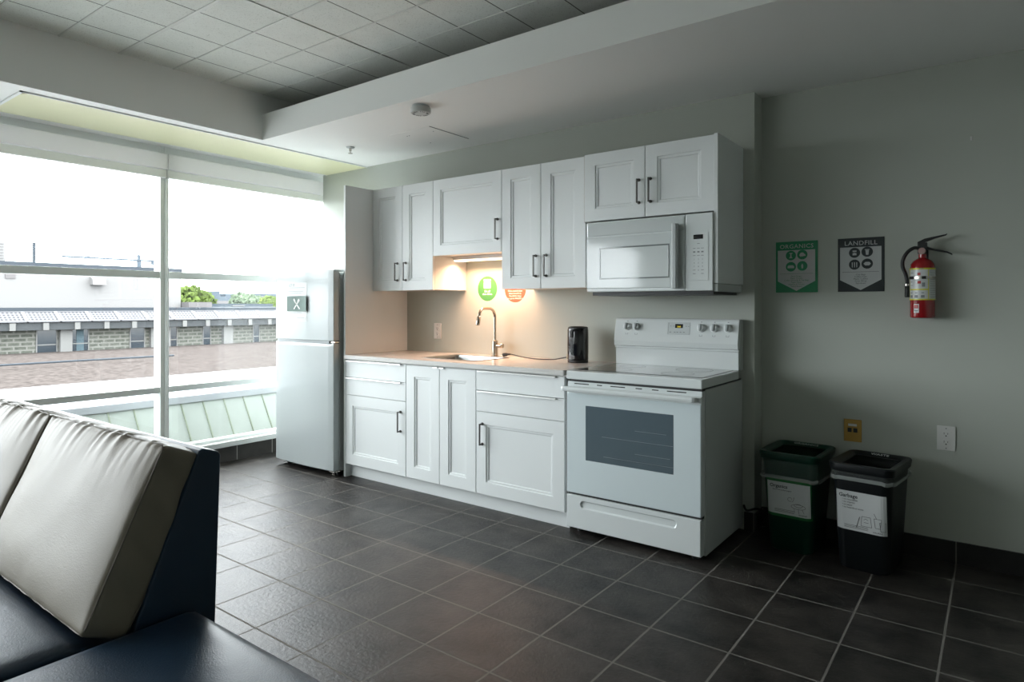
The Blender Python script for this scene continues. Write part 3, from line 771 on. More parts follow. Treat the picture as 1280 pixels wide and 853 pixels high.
jp = thing('jack_plate', (3.204, YR, .585), 'ochre yellow network jack plate on the wall above the bins', 'jack plate')
MB().box(3.163, 3.246, YR - .006, YR, .529, .645).build('cover_plate', 'brass_plate', jp, bevel=.002)
MB().box(3.181, 3.200, YR - .0075, YR - .005, .578, .600).build('jack', 'black', jp); MB().box(3.208, 3.227, YR - .0075, YR - .005, .578, .600).build('jack', 'black', jp)
MB().box(3.184, 3.224, YR - .0072, YR - .0058, .610, .622).build('label_strip', 'label_white', jp)

# green round sticker
st = thing('round_sticker', (.857, 0, 1.363), 'green round sticker with white appliance icon on the backsplash', 'sticker')
disc(MB(), .857, -.0002, 1.363, .090, .090, 56, .0006).build('disc', 'disc_green', st)
ic = MB(); ic.box(.824, .888, -.0014, -.0008, 1.415, 1.431); ic.loft([rr_xz(.856, 1.388, .064, .046, .006, -.0008), rr_xz(.856, 1.388, .064, .046, .006, -.0014)])
ic.build('appliance_icon', 'white_ink', st)
l = MB(); l.box(.834, .837, -.0020, -.0014, 1.374, 1.402); l.box(.841, .874, -.0020, -.0014, 1.395, 1.398); l.box(.834, .878, -.0020, -.0014, 1.372, 1.3745); l.box(.8755, .878, -.0020, -.0014, 1.374, 1.395)
l.build('icon_lines', 'disc_green', st)
t_ = text_mb('Eat off', .020, (.857, -.0010, 1.337), align='CENTER', bold=.03); text_mb('clean dishes.', .018, (.857, -.0010, 1.318), align='CENTER', mb=t_, bold=.03)
t_.build('lettering', 'white_ink', st)
st = thing('round_sticker', (1.107, 0, 1.355), 'orange round sticker half hidden behind the wall cabinet', 'sticker')
disc(MB(), 1.107, -.0002, 1.355, .092, .092, 56, .0006).build('disc', 'disc_orange', st)
t_ = MB()
for i, tx in enumerate(('Please wash & clean', 'dishes & surfaces.', 'The dirtier items', 'you go to WASTE it.')):
    text_mb(tx, .0155, (1.107, -.0010, 1.338 - .0175 * i), align='CENTER', mb=t_)
t_.build('lettering', 'white_ink', st)

# kettle
kt = thing('electric_kettle', (1.708, -.15, .884), 'glossy black electric kettle standing at the right end of the countertop', 'kettle')
def krings(prof, cx=1.708, cy=-.15):
    out = []
    for w, d, z in prof: out.append(rrect(cx, cy, w, d, min(w, d) * .42, .884 + z, 7))
    return out
MB().loft(krings([(.118, .118, 0), (.122, .122, .004), (.122, .122, .016), (.118, .118, .018)]), smooth=True).build('base', 'black', kt)
MB().loft(krings([(.116, .116, .018), (.124, .124, .022), (.126, .126, .08), (.126, .126, .16), (.124, .124, .205), (.120, .120, .212)]), smooth=True).build('body', 'black_gloss', kt)
MB().loft(krings([(.118, .118, .212), (.118, .118, .218), (.104, .104, .224), (.06, .06, .227), (.02, .02, .227)]), smooth=True).build('lid', 'black', kt)
hl = MB(); hl.box(1.690, 1.712, -.224, -.210, 1.040, 1.088); hl.build('spout_cover', 'black_gloss', kt, bevel=.005, seg=3)
MB().box(1.637, 1.648, -.172, -.150, .903, .935).build('socket_tab', mat('pale_tab', (.5, .42, .28), .5), kt, bevel=.002)
hd = MB(); pts = [(1.712, -.089, 1.075), (1.714, -.070, 1.07), (1.715, -.062, 1.03), (1.714, -.066, .965), (1.712, -.090, .93)]
hd.tube(pts, .006, 8); hd.build('handle', 'black', kt)
# cord from kettle lying on the counter
cd = thing('power_cord', (1.3, -.1, .884), 'black power cord with plug lying on the countertop by the faucet', 'cord')
P0 = [(1.642, -.16, .915), (1.600, -.155, .908), (1.52, -.14, .893), (1.42, -.13, .8885), (1.33, -.12, .889), (1.24, -.105, .894), (1.17, -.095, .903), (1.12, -.09, .908)]
def smooth_path(P, n=6):
    out = []
    for i in range(len(P) - 1):
        p0, p1, p2, p3 = [Vector(P[min(max(j, 0), len(P) - 1)]) for j in (i - 1, i, i + 1, i + 2)]
        for k in range(n):
            t = k / n
            out.append(.5 * ((2 * p1) + (p2 - p0) * t + (2 * p0 - 5 * p1 + 4 * p2 - p3) * t * t + (3 * p1 - p0 - 3 * p2 + p3) * t ** 3))
    out.append(Vector(P[-1])); return out
MB().tube(smooth_path(P0), .0036, 8).build('cable', 'black', cd)
pg = MB(); pg.tube([(1.13, -.092, .906), (1.105, -.089, .905), (1.098, -.088, .903), (1.070, -.086, .899), (1.066, -.086, .898)], [.006, .008, .012, .013, .010], 12)
pg.build('plug', 'black', cd)
MB().bar((1.067, -.080, .898), (1.050, -.079, .895), .006, .0015).build('prong', 'steel', cd); MB().bar((1.067, -.092, .898), (1.050, -.091, .895), .006, .0015).build('prong', 'steel', cd)

# loose black cord on floor right of the stove
fc = smooth_path([(2.70, -.05, .15), (2.715, -.04, .12), (2.76, -.01, .13), (2.80, .03, .10), (2.815, .06, .05), (2.80, .09, .012), (2.76, .075, .007), (2.72, .02, .007)])
tag(MB().tube(fc, .006, 8).build('stove_cord', 'black'), 'black power cord coming from behind the stove beside the green bin', 'cord')

# ------------------------------------------------------------------ signs
def sign(x0, x1, z0, z1, title, m, lines, label, icons, ink):
    root = thing('recycling_sign', ((x0 + x1) / 2, YR, (z0 + z1) / 2), label, 'sign', 'waste sorting signs on the wall')
    MB().box(x0, x1, YR - .003, YR, z0, z1).build('board', m, root, bevel=.0008)
    w, h = x1 - x0, z1 - z0; cx = (x0 + x1) / 2; y = YR - .003
    px0, px1 = x0 + w * .05, x1 - w * .06; pt = z1 - h * .17; ps = z0 + h * .22; pb = z0 + h * .03
    MB().prism([(px0, ps), (cx, pb), (px1, ps), (px1, pt), (px0, pt)], 'y', y, y - .0006).build('white_field', 'sign_white', root)
    text_mb(title, h * .115, (cx, y - .0002, z1 - h * .135), align='CENTER', squash=1.02, depth=.0006, spacing=1.08, bold=.006).build('title', 'sign_white', root)
    dd_ = MB(); icn = MB(); r = w * .122
    ctr = [(cx - w * .132, z1 - h * .275), (cx + w * .140, z1 - h * .265), (cx - w * .132, z1 - h * .495), (cx + w * .140, z1 - h * .485)]
    for c in ctr: disc(dd_, c[0], y - .0006, c[1], r, r, 28, .0004)
    dd_.build('icon_discs', ink, root)
    ya, yb = y - .0010, y - .0014
    for c, kind in zip(ctr, icons):
        X, Z = c
        def po(ps): icn.prism([(X + a * r, Z + b * r) for a, b in ps], 'y', ya, yb)
        if kind == 'core': po([(-.35, .5), (0, .15), (.35, .5), (.3, .55), (-.3, .55)]); po([(-.12, .2), (.12, .2), (.12, -.2), (-.12, -.2)]); po([(-.35, -.55), (.35, -.55), (.12, -.2), (-.12, -.2)])
        if kind == 'leaf': po([(-.6, -.1), (-.3, .4), (.1, .45), (.6, .0), (.65, -.25), (.1, -.35), (-.4, -.4)])
        if kind == 'bread': po([(-.65, -.3), (-.65, .1), (-.4, .3), (.4, .3), (.65, .1), (.65, -.3)])
        if kind == 'tea': po([(-.15, -.5), (-.2, .1), (0, .5), (.2, .1), (.15, -.5)])
        if kind == 'jar': po([(-.35, .15), (-.35, .45), (.35, .45), (.35, .15)]); po([(-.35, -.5), (-.35, -.1), (.0, .0), (.35, -.1), (.35, -.5)])
        if kind == 'cup': po([(-.4, .35), (-.4, .5), (.4, .5), (.4, .35)]); po([(-.3, .3), (.3, .3), (.22, -.6), (-.22, -.6)])
        if kind == 'cutlery':
            for a in (-.4, 0, .4): po([(a - .09, .45), (a + .09, .45), (a + .06, -.55), (a - .06, -.55)])
        if kind == 'box': po([(-.65, .0), (-.3, .35), (.4, .35), (.65, .0), (.35, -.35), (-.35, -.35)])
    icn.build('icons', 'sign_white', root)
    tx = MB(); tx.box(px0 + w * .05, px1 - w * .05, y - .0010, y - .0004, z1 - h * .635, z1 - h * .630)
    for i, s_ in enumerate(lines): text_mb(s_, h * .040, (cx, y - .0006, z1 - h * (.695 + .040 * i)), align='CENTER', depth=.0005, mb=tx)
    tx.build('small_print', ink, root)
sign(2.820, 3.036, 1.312, 1.592, 'ORGANICS', 'sign_green', ['Food Scraps', 'Paper Towels', 'Coffee Grounds & Tea Bags', 'Paper Plates', 'Napkins & Tissues', 'Soiled Boxes'],
     'green ORGANICS sign with four round icons, left of the LANDFILL sign', ['core', 'leaf', 'bread', 'tea'], 'sign_green')
sign(3.134, 3.349, 1.312, 1.592, 'LANDFILL', 'sign_black', ['Chip Bags', 'Coffee Cups', 'Plastic Cutlery', 'Saran Wrap', 'Styrofoam'],
     'charcoal LANDFILL sign with four round icons, between green sign and extinguisher', ['jar', 'cup', 'cutlery', 'box'], 'sign_black')
tag(MB().box(3.706, 3.714, YR - .004, YR, 2.025, 2.045).build('wall_hook', 'outlet', bevel=.001), 'tiny white hook high on the wall above the extinguisher', 'hook')

# ------------------------------------------------------------------ fire extinguisher
ex = thing('fire_extinguisher', (3.518, .07, 1.178), 'red fire extinguisher with black hose mounted on the wall', 'fire extinguisher')
EX, EY, ER = 3.518, .073, .0525
MB().lathe((EX, EY, 1.178), [(.042, 0), (.050, .003), (ER, .010), (ER, .245), (.050, .262), (.040, .278), (.022, .290), (.017, .294), (.017, .312)], 40).build('cylinder', 'red', ex)
def arc_band(a0, a1, z0, z1, r, n=20, th=.0006):
    mb = MB(); rings = []
    for i in range(n + 1):
        a = math.radians(a0 + (a1 - a0) * i / n); c, s_ = math.cos(a), math.sin(a)
        rings.append([(EX + r * c, EY + r * s_, z0), (EX + (r + th) * c, EY + (r + th) * s_, z0), (EX + (r + th) * c, EY + (r + th) * s_, z1), (EX + r * c, EY + r * s_, z1)])
    return mb.loft(rings, True, True, True)
lab = arc_band(-178, 0, 1.268, 1.418, ER + .0002, 32).build('label', 'label_white', ex)
def merge(mbs):
    o = MB()
    for m_ in mbs: o.add(m_.v, m_.f, True)
    return o
R1 = ER + .0010
merge([arc_band(-178, 0, 1.413, 1.420, R1, 32), arc_band(-178, 0, 1.266, 1.272, R1, 32), arc_band(-60, -57, 1.272, 1.413, R1, 2),
       arc_band(-158, -155, 1.272, 1.413, R1, 2), arc_band(-155, -60, 1.314, 1.320, R1, 16)]).build('yellow_lines', 'yellow', lab)
mk = []
for i, (a0, z0) in enumerate(((-150, 1.283), (-122, 1.283), (-92, 1.283))):
    mk.append(arc_band(a0, a0 + 16, z0 - .006, z0 + .007, R1, 4)); mk.append(arc_band(a0 + 2, a0 + 14, z0 + .016, z0 + .020, R1, 4))
mk.append(arc_band(-88, -74, 1.330, 1.350, R1, 4)); mk.append(arc_band(-150, -135, 1.352, 1.355, R1, 4)); mk.append(arc_band(-150, -132, 1.336, 1.339, R1, 4))
mk.append(arc_band(-145, -132, 1.415, 1.4185, R1 + .0004, 4)); mk.append(arc_band(-100, -80, 1.415, 1.4185, R1 + .0004, 4))
mk.append(arc_band(-145, -130, 1.395, 1.398, R1, 4))
for k in range(12): mk.append(arc_band(-50, -14, 1.280 + k * .0105, 1.2815 + k * .0105, R1, 6))
merge(mk).build('printed_marks', 'ink_grey', lab)
merge([arc_band(-108, -94, 1.385, 1.398, R1, 4), arc_band(-108, -92, 1.345, 1.358, R1, 4)]).build('red_marks', 'label_red', lab)
merge([arc_band(-180, 180, 1.368, 1.380, ER + .0016, 48, .001)]).build('strap', 'steel', ex)
merge([arc_band(-160, -128, 1.367, 1.381, ER + .0030, 6), arc_band(-88, -70, 1.367, 1.381, ER + .0030, 6)]).build('strap_clip', 'black', ex)
q = arc_band(-127, -101, 1.205, 1.247, ER + .0004, 6).build('inspection_sticker', 'label_white', ex)
merge([arc_band(-124, -104, 1.226, 1.243, ER + .0012, 5)]).build('sticker_mark', 'label_red', q)
merge([arc_band(-123, -105, 1.214, 1.217, ER + .0012, 5), arc_band(-121, -107, 1.209, 1.211, ER + .0012, 5)]).build('sticker_lines', 'ink', q)
# valve
vv = MB(); vv.lathe((EX, EY, 1.488), [(.018, 0), (.020, .006), (.020, .030), (.014, .034)], 20); vv.box(EX - .016, EX + .020, EY - .013, EY + .013, 1.512, 1.545)
vv.build('valve', 'black', ex, bevel=.002)
MB().lathe((EX + .0, EY - .020, 1.503), [(.015, 0), (.016, -.006), (.013, -.009)], 22, 'y').build('pressure_gauge', mat('gauge', (.45, .3, .28), .4), ex)
hh = MB(); hh.loft([[(x, EY - w_, z), (x, EY + w_, z), (x, EY + w_, z + t_), (x, EY - w_, z + t_)] for x, w_, z, t_ in ((EX - .020, .010, 1.525, .024), (EX + .01, .011, 1.546, .018), (EX + .05, .010, 1.562, .010), (EX + .095, .009, 1.574, .006), (EX + .100, .007, 1.580, .004))])
hh.build('upper_lever', 'black', ex, bevel=.002)
hh = MB(); hh.loft([[(x, EY - w_, z), (x, EY + w_, z), (x, EY + w_, z + t_), (x, EY - w_, z + t_)] for x, w_, z, t_ in ((EX + .014, .011, 1.512, .014), (EX + .05, .011, 1.503, .009), (EX + .10, .010, 1.490, .008), (EX + .118, .009, 1.480, .008), (EX + .120, .008, 1.476, .010))])
hh.build('carry_handle', 'black', ex, bevel=.002)
hp = smooth_path([(EX - .012, EY - .006, 1.518), (EX - .035, EY - .010, 1.520), (EX - .062, EY - .012, 1.500), (EX - .080, EY - .010, 1.465), (EX - .082, EY - .006, 1.430), (EX - .070, EY - .004, 1.395), (EX - .064, EY - .004, 1.365)])
MB().tube(hp, .0085, 12).build('hose', 'black', ex)
MB().tube([(EX - .064, EY - .004, 1.372), (EX - .063, EY - .004, 1.340), (EX - .062, EY - .004, 1.338), (EX - .062, EY - .004, 1.285), (EX - .062, EY - .004, 1.280)], [.008, .009, .0115, .0125, .011], 14).build('nozzle', 'black', ex)
MB().lathe((EX - .063, EY - .004, 1.336), [(.0122, 0), (.0122, .010)], 14).build('nozzle_collar', 'steel', ex)
MB().box(EX - .030, EX - .016, EY - .012, EY + .008, 1.512, 1.524).build('hose_nut', 'steel', ex, bevel=.002)
bk = MB(); bk.box(EX - .02, EX + .02, YR - .004, YR, 1.30, 1.53); bk.box(EX - .018, EX + .018, EY + .05, YR - .003, 1.366, 1.382); bk.box(EX - .010, EX + .010, EY + .012, YR - .003, 1.490, 1.500)
bk.build('wall_bracket', 'black', ex)

# ------------------------------------------------------------------ bins
def bin_(name, cx, cy, ang, wt, dt, wb, db, H, m, label, title, lines, rimtext, band, bag_deep, parts_draw):
    root = thing(name, (cx, cy, 0), label, 'bin', 'waste bins under the signs')
    ca, sa = math.cos(ang), math.sin(ang)
    def W(p): return (cx + p[0] * ca - p[1] * sa, cy + p[0] * sa + p[1] * ca, p[2])
    def curve(x, z):
        r_ = .045; w_ = (wb + (wt - wb) * z / H) / 2; dx = min(max(0, abs(x) - (w_ - r_)), r_ * .98)
        return r_ - math.sqrt(r_ * r_ - dx * dx)
    def put(mb, nm, mm, par=root, bevel=0, front=False):
        mb.v = [W((v[0], v[1] + (curve(v[0], v[2]) if front else 0), v[2])) for v in mb.v]
        return mb.build(nm, mm, par, bevel=bevel)
    def dims(z): t = z / H; return wb + (wt - wb) * t, db + (dt - db) * t
    def R(z, g=0, r=.045):
        w, d = dims(z); return rrect(0, 0, w + g, d + g, r, z, 6)
    body = put(MB().loft([R(.0, -.01), R(.006), R(H * .5), R(H - .03), R(H - .03, -.006), R(.012, -.008)], True, True, True), 'body', m)
    # rim collar with sloped inner lip
    put(MB().loft([R(H - .040, .010, .04), R(H - .038, .016, .04), R(H - .006, .022, .04), R(H, .014, .04), R(H + .001, -.010, .04), R(H - .010, -.050, .03), R(H - .016, -.056, .03), R(H - .020, -.03, .03), R(H - .040, -.008, .03)], False, False, True), 'rim', m)
    # text on rim (back part)
    w, d = dims(H)
    T = Matrix.Translation((.0, d / 2 - .0225, H - .0078)) @ Matrix.Rotation(math.radians(28), 4, 'X')
    put(text_mb(rimtext, .019, None, T, 'CENTER', .0012, 1.3), 'rim_lettering', 'label_white')
    # front face frame: point at fraction s across the width, height z, offset o
    def F(sx, z, o=0.0):
        w, d = dims(z); return (sx, -d / 2 - o - .0008 + 0.0, z)
    lw, z0, z1 = parts_draw
    def patch(x0, x1, za, zb, o, n=20):
        mb = MB(); g = []
        rings = []
        for i in range(n + 1):
            x = x0 + (x1 - x0) * i / n
            rings.append([F(x, za, o), F(x, za, o - .0005), F(x, zb, o - .0005), F(x, zb, o)])
        return mb.loft(rings)
    if band: put(patch(-lw / 2 - .006, lw / 2 + .006, z0 - .014, z1 + .02, .0004), 'green_label_backing', 'bin_green_band', front=True)
    pl = put(patch(-lw / 2, lw / 2, z0, z1, .0012), 'paper_label', 'paper', front=True)
    tiltf = math.atan2((dt - db) / 2, H)
    def TT(x, z, o=.0016):
        p = F(x, z, o); return Matrix.Translation(p) @ Matrix.Rotation(PI / 2 + tiltf, 4, 'X')
    tm = text_mb(title, .024, None, TT(-lw / 2 + .013, z1 - .030), depth=.0005, bold=.02)
    put(tm, 'title', 'ink', pl, front=True)
    tm = MB()
    for i, s_ in enumerate(lines): text_mb(s_, .0105, None, TT(-lw / 2 + .027, z1 - .044 - i * .0125), depth=.0005, mb=tm)
    for k in range(3): tm.add(*patchvf(F, -lw / 2 + .035, lw / 2 - .075, z0 + .012 + k * .006, z0 + .0135 + k * .006, .0018))
    text_mb('HALIFAX', .010, None, TT(lw / 2 - .055, z0 + .007), depth=.0005, mb=tm)
    # sketch drawing
    def line(pts, th=.0011):
        for (a, b), (c, d_) in zip(pts[:-1], pts[1:]):
            tm.bar(F(a, b, .0018), F(c, d_, .0018), .0006, th * 1.3)
    if band:
        ox, oz = lw / 2 - .055, z0 + .050
        line([(ox + .034 * math.cos(t * PI / 8), oz + .012 * math.sin(t * PI / 8)) for t in range(17)])
        line([(ox + .020 * math.cos(t * PI / 6), oz + .006 + .008 * math.sin(t * PI / 6)) for t in range(13)])
        line([(ox - .040 + .010 * math.cos(t * PI / 5), oz + .032 + .010 * math.sin(t * PI / 5)) for t in range(10)])
        line([(ox - .03, oz + .02), (ox - .022, oz + .03), (ox - .02, oz + .045)]); line([(ox - .02, oz - .012), (ox - .018, oz - .03)]); line([(ox, oz - .012), (ox + .002, oz - .032)]); line([(ox + .018, oz - .01), (ox + .026, oz - .028)])
    else:
        ox, oz = lw / 2 - .105, z0 + .030
        line([(ox, oz), (ox + .045, oz), (ox + .040, oz + .045), (ox + .004, oz + .045), (ox, oz)]); line([(ox + .012, oz + .018), (ox + .032, oz + .018)]); line([(ox + .012, oz + .030), (ox + .02, oz + .036), (ox + .03, oz + .030)])
        line([(ox + .055, oz + .045), (ox + .085, oz + .045), (ox + .080, oz + .002), (ox + .060, oz + .002), (ox + .055, oz + .045)]); line([(ox + .066, oz + .045), (ox + .055, oz + .068)])
        line([(ox + .078, oz + .030), (ox + .102, oz + .030), (ox + .100, oz - .01), (ox + .082, oz - .01), (ox + .078, oz + .030)]); line([(ox - .005, oz + .04), (ox - .02, oz - .012)], .002)
    put(tm, 'print', 'ink', pl, front=True)
    # transparent bag folded over the rim
    random.seed(3 if band else 5)
    nbp = 56
    def bagring(z, g, amp, phase=0):
        base = R(max(z, .01), g, .045); out = []
        for i, p in enumerate(base):
            k = amp * (math.sin(i * 2.3 + phase) + .5 * math.sin(i * 4.1 + 1 + phase)); q = Vector((p[0], p[1], 0)); q = q + q.normalized() * k
            out.append((q.x, q.y, p[2] + amp * .8 * math.sin(i * 1.3)))
        return out
    zb_ = H - bag_deep
    put(MB().loft([bagring(H - .036, .004, .000), bagring(H - .045, .012, .0010), bagring(H - .045 - (bag_deep - .045) * .5, .022 if band else .012, .0030), bagring(zb_ + .014, .026 if band else .016, .0030, 1)], False, False, True), 'bag_overhang', 'bag')
    put(MB().loft([bagring(zb_ + .014, .026 if band else .016, .0030, 1), bagring(zb_ + .006, .034 if band else .022, .0035, 1), bagring(zb_ - .004, .030 if band else .018, .0035, 1), bagring(zb_, .020 if band else .010, .0030, 1)], False, False, True), 'bag_hem', 'bag_edge')
    inner = [R(H - .016, -.058, .03), bagring(H - .08, -.062, .003, 2), bagring(H * .55, -.06, .004, .5), bagring(H * .2, -.07, .003, 0)]
    put(MB().loft(inner, False, False, True), 'bag_lining', film_mat('dark_bag_lining', (.10, .11, .10), .12))
    return root
def patchvf(F, x0, x1, za, zb, o):
    vs = [F(x0, za, o), F(x1, za, o), F(x1, zb, o), F(x0, zb, o), F(x0, za, o - .0005), F(x1, za, o - .0005), F(x1, zb, o - .0005), F(x0, zb, o - .0005)]
    return vs, [(0, 1, 2, 3), (7, 6, 5, 4), (0, 4, 5, 1), (1, 5, 6, 2), (2, 6, 7, 3), (3, 7, 4, 0)]
bin_('organics_bin', 2.980, -.062, math.radians(-3), .275, .335, .205, .275, .500, 'bin_green', 'dark green bin with clear bag and Organics label, nearer the stove',
     'Organics', ['food and soiled paper'], 'ORGANICS', True, .130, (.205, .188, .352))
bin_('garbage_bin', 3.322, -.110, math.radians(-7), .262, .345, .215, .285, .500, 'bin_black', 'black bin with clear bag and Garbage label, right of the green bin',
     'Garbage', ['\u2022 no recyclables', '\u2022 no organics', '\u2022 no paper', '\u2022 no hazardous waste'], 'WASTE', False, .075, (.212, .188, .372))

# ------------------------------------------------------------------ sofa and ottoman
def soft_box(x0, x1, y0, y1, z0, z1, r, puff, nx=40, ny=24, nz=10, wr=None):
    """rounded, slightly domed upholstered block"""
    bm = bmesh.new(); vmap = {}
    N = (nx, ny, nz)
    def vert(i, j, k):
        key = (i, j, k)
        if key in vmap: return vmap[key]
        p = Vector((x0 + (x1 - x0) * i / nx, y0 + (y1 - y0) * j / ny, z0 + (z1 - z0) * k / nz))
        c = Vector((min(max(p.x, x0 + r), x1 - r), min(max(p.y, y0 + r), y1 - r), min(max(p.z, z0 + r), z1 - r)))
        d = p - c
        if d.length > 1e-9: p = c + d.normalized() * min(r, d.length)
        u, v, w = [2 * a - 1 for a in (i / nx, j / ny, k / nz)]
        n = d.normalized() if d.length > 1e-9 else Vector((0, 0, 1))
        p += Vector((0, 0, puff * (1 - u ** 4) * (1 - v ** 4) * (1 if k == nz else (-1 if k == 0 else 0))))
        if wr: p += wr(u, v, w, n, p)
        vmap[key] = bm.verts.new(p); return vmap[key]
    def face(a, b, c, d):
        try: bm.faces.new((vert(*a), vert(*b), vert(*c), vert(*d)))
        except ValueError: pass
    for i in range(nx):
        for j in range(ny):
            face((i, j, 0), (i, j + 1, 0), (i + 1, j + 1, 0), (i + 1, j, 0)); face((i, j, nz), (i + 1, j, nz), (i + 1, j + 1, nz), (i, j + 1, nz))
        for k in range(nz):
            face((i, 0, k), (i + 1, 0, k), (i + 1, 0, k + 1), (i, 0, k + 1)); face((i, ny, k), (i, ny, k + 1), (i + 1, ny, k + 1), (i + 1, ny, k))
    for j in range(ny):
        for k in range(nz):
            face((0, j, k), (0, j, k + 1), (0, j + 1, k + 1), (0, j + 1, k)); face((nx, j, k), (nx, j + 1, k), (nx, j + 1, k + 1), (nx, j, k + 1))
    mb = MB(); bm.verts.index_update()
    mb.add([v.co for v in bm.verts], [tuple(v.index for v in f.verts) for f in bm.faces], True); bm.free(); return mb

so = thing('sofa', (1.3, -3.05, 0), 'navy vinyl sofa with cream back cushions in the foreground at the left', 'sofa')
SXL, SXR = .50, 2.085
def backprof(g=0): return [(-2.712, .06), (-2.686, .826), (-2.692, .834), (-2.700, .838), (-2.735, .850), (-2.746, .846), (-2.918, .41), (-2.918, .06)]
def inset(poly, k):
    cyy = sum(p[0] for p in poly) / len(poly); czz = sum(p[1] for p in poly) / len(poly)
    return [(p[0] + (cyy - p[0]) * k, p[1] + (czz - p[1]) * k) for p in poly]
bp_ = backprof()
bk = MB().loft([[(SXL, *p) for p in bp_], [(SXR, *p) for p in bp_]])
bk.build('backrest', 'navy', so, bevel=.005, seg=3)
soft_box(SXL, SXR - .008, -3.47, -2.922, .30, .438, .022, .010, wr=lambda u, v, w, n, p: Vector((0, 0, .003 * noise.noise(p * 6) - max(0, p.y + 3.05) * .42 * max(0, (p.z - .3) / .14)))).build('seat_cushion', 'navy', so, ang=80)
MB().box(SXL + .01, SXR - .012, -3.45, -2.922, .07, .302).build('seat_base', 'navy', so, bevel=.008)
lg = [(SXL + .08, -3.38), (SXL + .08, -2.78), (SXR - .1, -3.38), (SXR - .1, -2.78)]
for x, y in lg: MB().box(x - .03, x + .03, y - .03, y + .03, 0, .07).build('leg', 'black', so, bevel=.003)

ot = thing('ottoman', (2.43, -3.12, 0), 'navy vinyl ottoman pushed against the sofa end, bottom left foreground', 'ottoman')
soft_box(2.092, 2.790, -3.46, -2.765, .30, .432, .020, .008, wr=lambda u, v, w, n, p: Vector((0, 0, .002 * noise.noise(p * 5)))).build('seat_cushion', 'navy', ot, ang=80)
MB().box(2.10, 2.78, -3.45, -2.775, .07, .302).build('base', 'navy', ot, bevel=.008)
for x in (2.15, 2.73):
    for y in (-3.40, -2.83): MB().box(x - .03, x + .03, y - .03, y + .03, 0, .07).build('leg', 'black', ot, bevel=.003)

# cream back cushions (leaning): local x = width, y = thickness (towards the wall), z = height
def cushion(xr, w, label, seed):
    xl = xr - w; H_, T_ = .470, .142
    hdir = Vector((0, .190, .425)).normalized(); tdir = Vector((0, .425, -.190)).normalized()
    org = Vector((0, -3.028, .449))     # bottom front edge
    root = thing('back_cushion', ((xl + xr) / 2, -2.95, .45), label, 'cushion', 'cream cushions along the sofa back')
    def wrk(u, v, w_, n, p):
        # u across, v thickness (-1 = front), w_ height
        e = Vector((0, 0, 0))
        top = max(0, w_) ** 3; side = max(0, abs(u) - .6) / .4
        x = p.x * 1.0
        a = (noise.noise(Vector((x * 34 + seed, p.z * 3, 0))) * .7 + noise.noise(Vector((x * 70 + seed, p.z * 6, 3))) * .4) * .0085
        e.y += -a * top * (1 if v < .2 else .5)
        e.z += a * .8 * top
        # gathered wrinkles on the narrow end faces, running across the thickness
        b = noise.noise(Vector((p.z * 16 + p.y * 10 + seed * 2, p.y * 2, 1.7))) * .013
        if abs(u) > .98: e.x += b * (1 - v * v) ** .5 * (1 if u > 0 else -1)
        e.y += -p.y * .24 * (1 - w_) / 2
        # belly of the front panel
        if v < 0: e.y += -.030 * (1 - u ** 4) * (1 - w_ ** 4) * (-v)
        if w_ > .9: e.z += .010 * (1 - u ** 4) * (1 - v * v)
        e += Vector((0, .004 * noise.noise(Vector((p.x * 7, p.z * 7, seed))), 0)) * (1 if v < 0 else 0)
        return e
    mb = soft_box(xl + .004, xr - .004, 0, T_, 0, H_, .014, 0, nx=90, ny=14, nz=44, wr=wrk)
    def X(p): return Vector((p[0], 0, 0)) + org + tdir * p[1] + hdir * p[2]
    mb.v = [tuple(X(v)) for v in mb.v]
    c = mb.build('cover', 'cream', root, ang=80)
    # piping round the front and back edges
    for (yy, nm, tp) in ((.004, 'piping', 0), (T_ - .004, 'piping', .24)):
        r = .02; a0, a1, b0, b1 = xl + .006, xr - .006, .004, H_ - .003
        P = []
        for sx, sz, st in ((a1, b1, 0), (a0, b1, 90), (a0, b0, 180), (a1, b0, 270)):
            ccx = sx - r if st in (0, 270) else sx + r; ccz = sz - r if st in (0, 90) else sz + r
            for i in range(5):
                an = math.radians(st + 90 * i / 4); P.append((ccx + r * math.cos(an), yy, ccz + r * math.sin(an)))
        Q = []
        for i in range(len(P)):
            A, B = Vector(P[i]), Vector(P[(i + 1) % len(P)])
            m_ = max(1, int((B - A).length / .02))
            for k in range(m_): Q.append(A.lerp(B, k / m_))
        Q.append(Q[0])
        Q = [q + Vector((0, 0, .0025 * noise.noise(q * 20))) for q in Q]
        MB().tube([X((q[0], q[1] * (1 - tp * (1 - q[2] / H_)), q[2])) for q in Q], .0021, 6, cap=False).build(nm, 'piping', root)
    return root
cushion(2.080, .790, 'cream vinyl back cushion at the near right end of the sofa', 1.3)
cushion(1.281, .768, 'cream vinyl back cushion cut off by the left edge of the photo', 4.1)
# ------------------------------------------------------------------ outside
def far_tag(o, l, c, g=None): return tag(o, l, c, g)
struct('roof_membrane', MB().box(-22.3, -1.16, -25, 60, -1.62, -1.5), 'membrane', 'pale flat roof just outside the windows')
struct('roof_gravel', MB().box(-41.5, -22.3, -25, 75, -1.60, -1.49), 'gravel', 'pinkish gravel roof in front of the stone building')
struct('outer_ground', MB().box(-400, -41.5, -250, 400, -8.2, -8.0), 'conc')
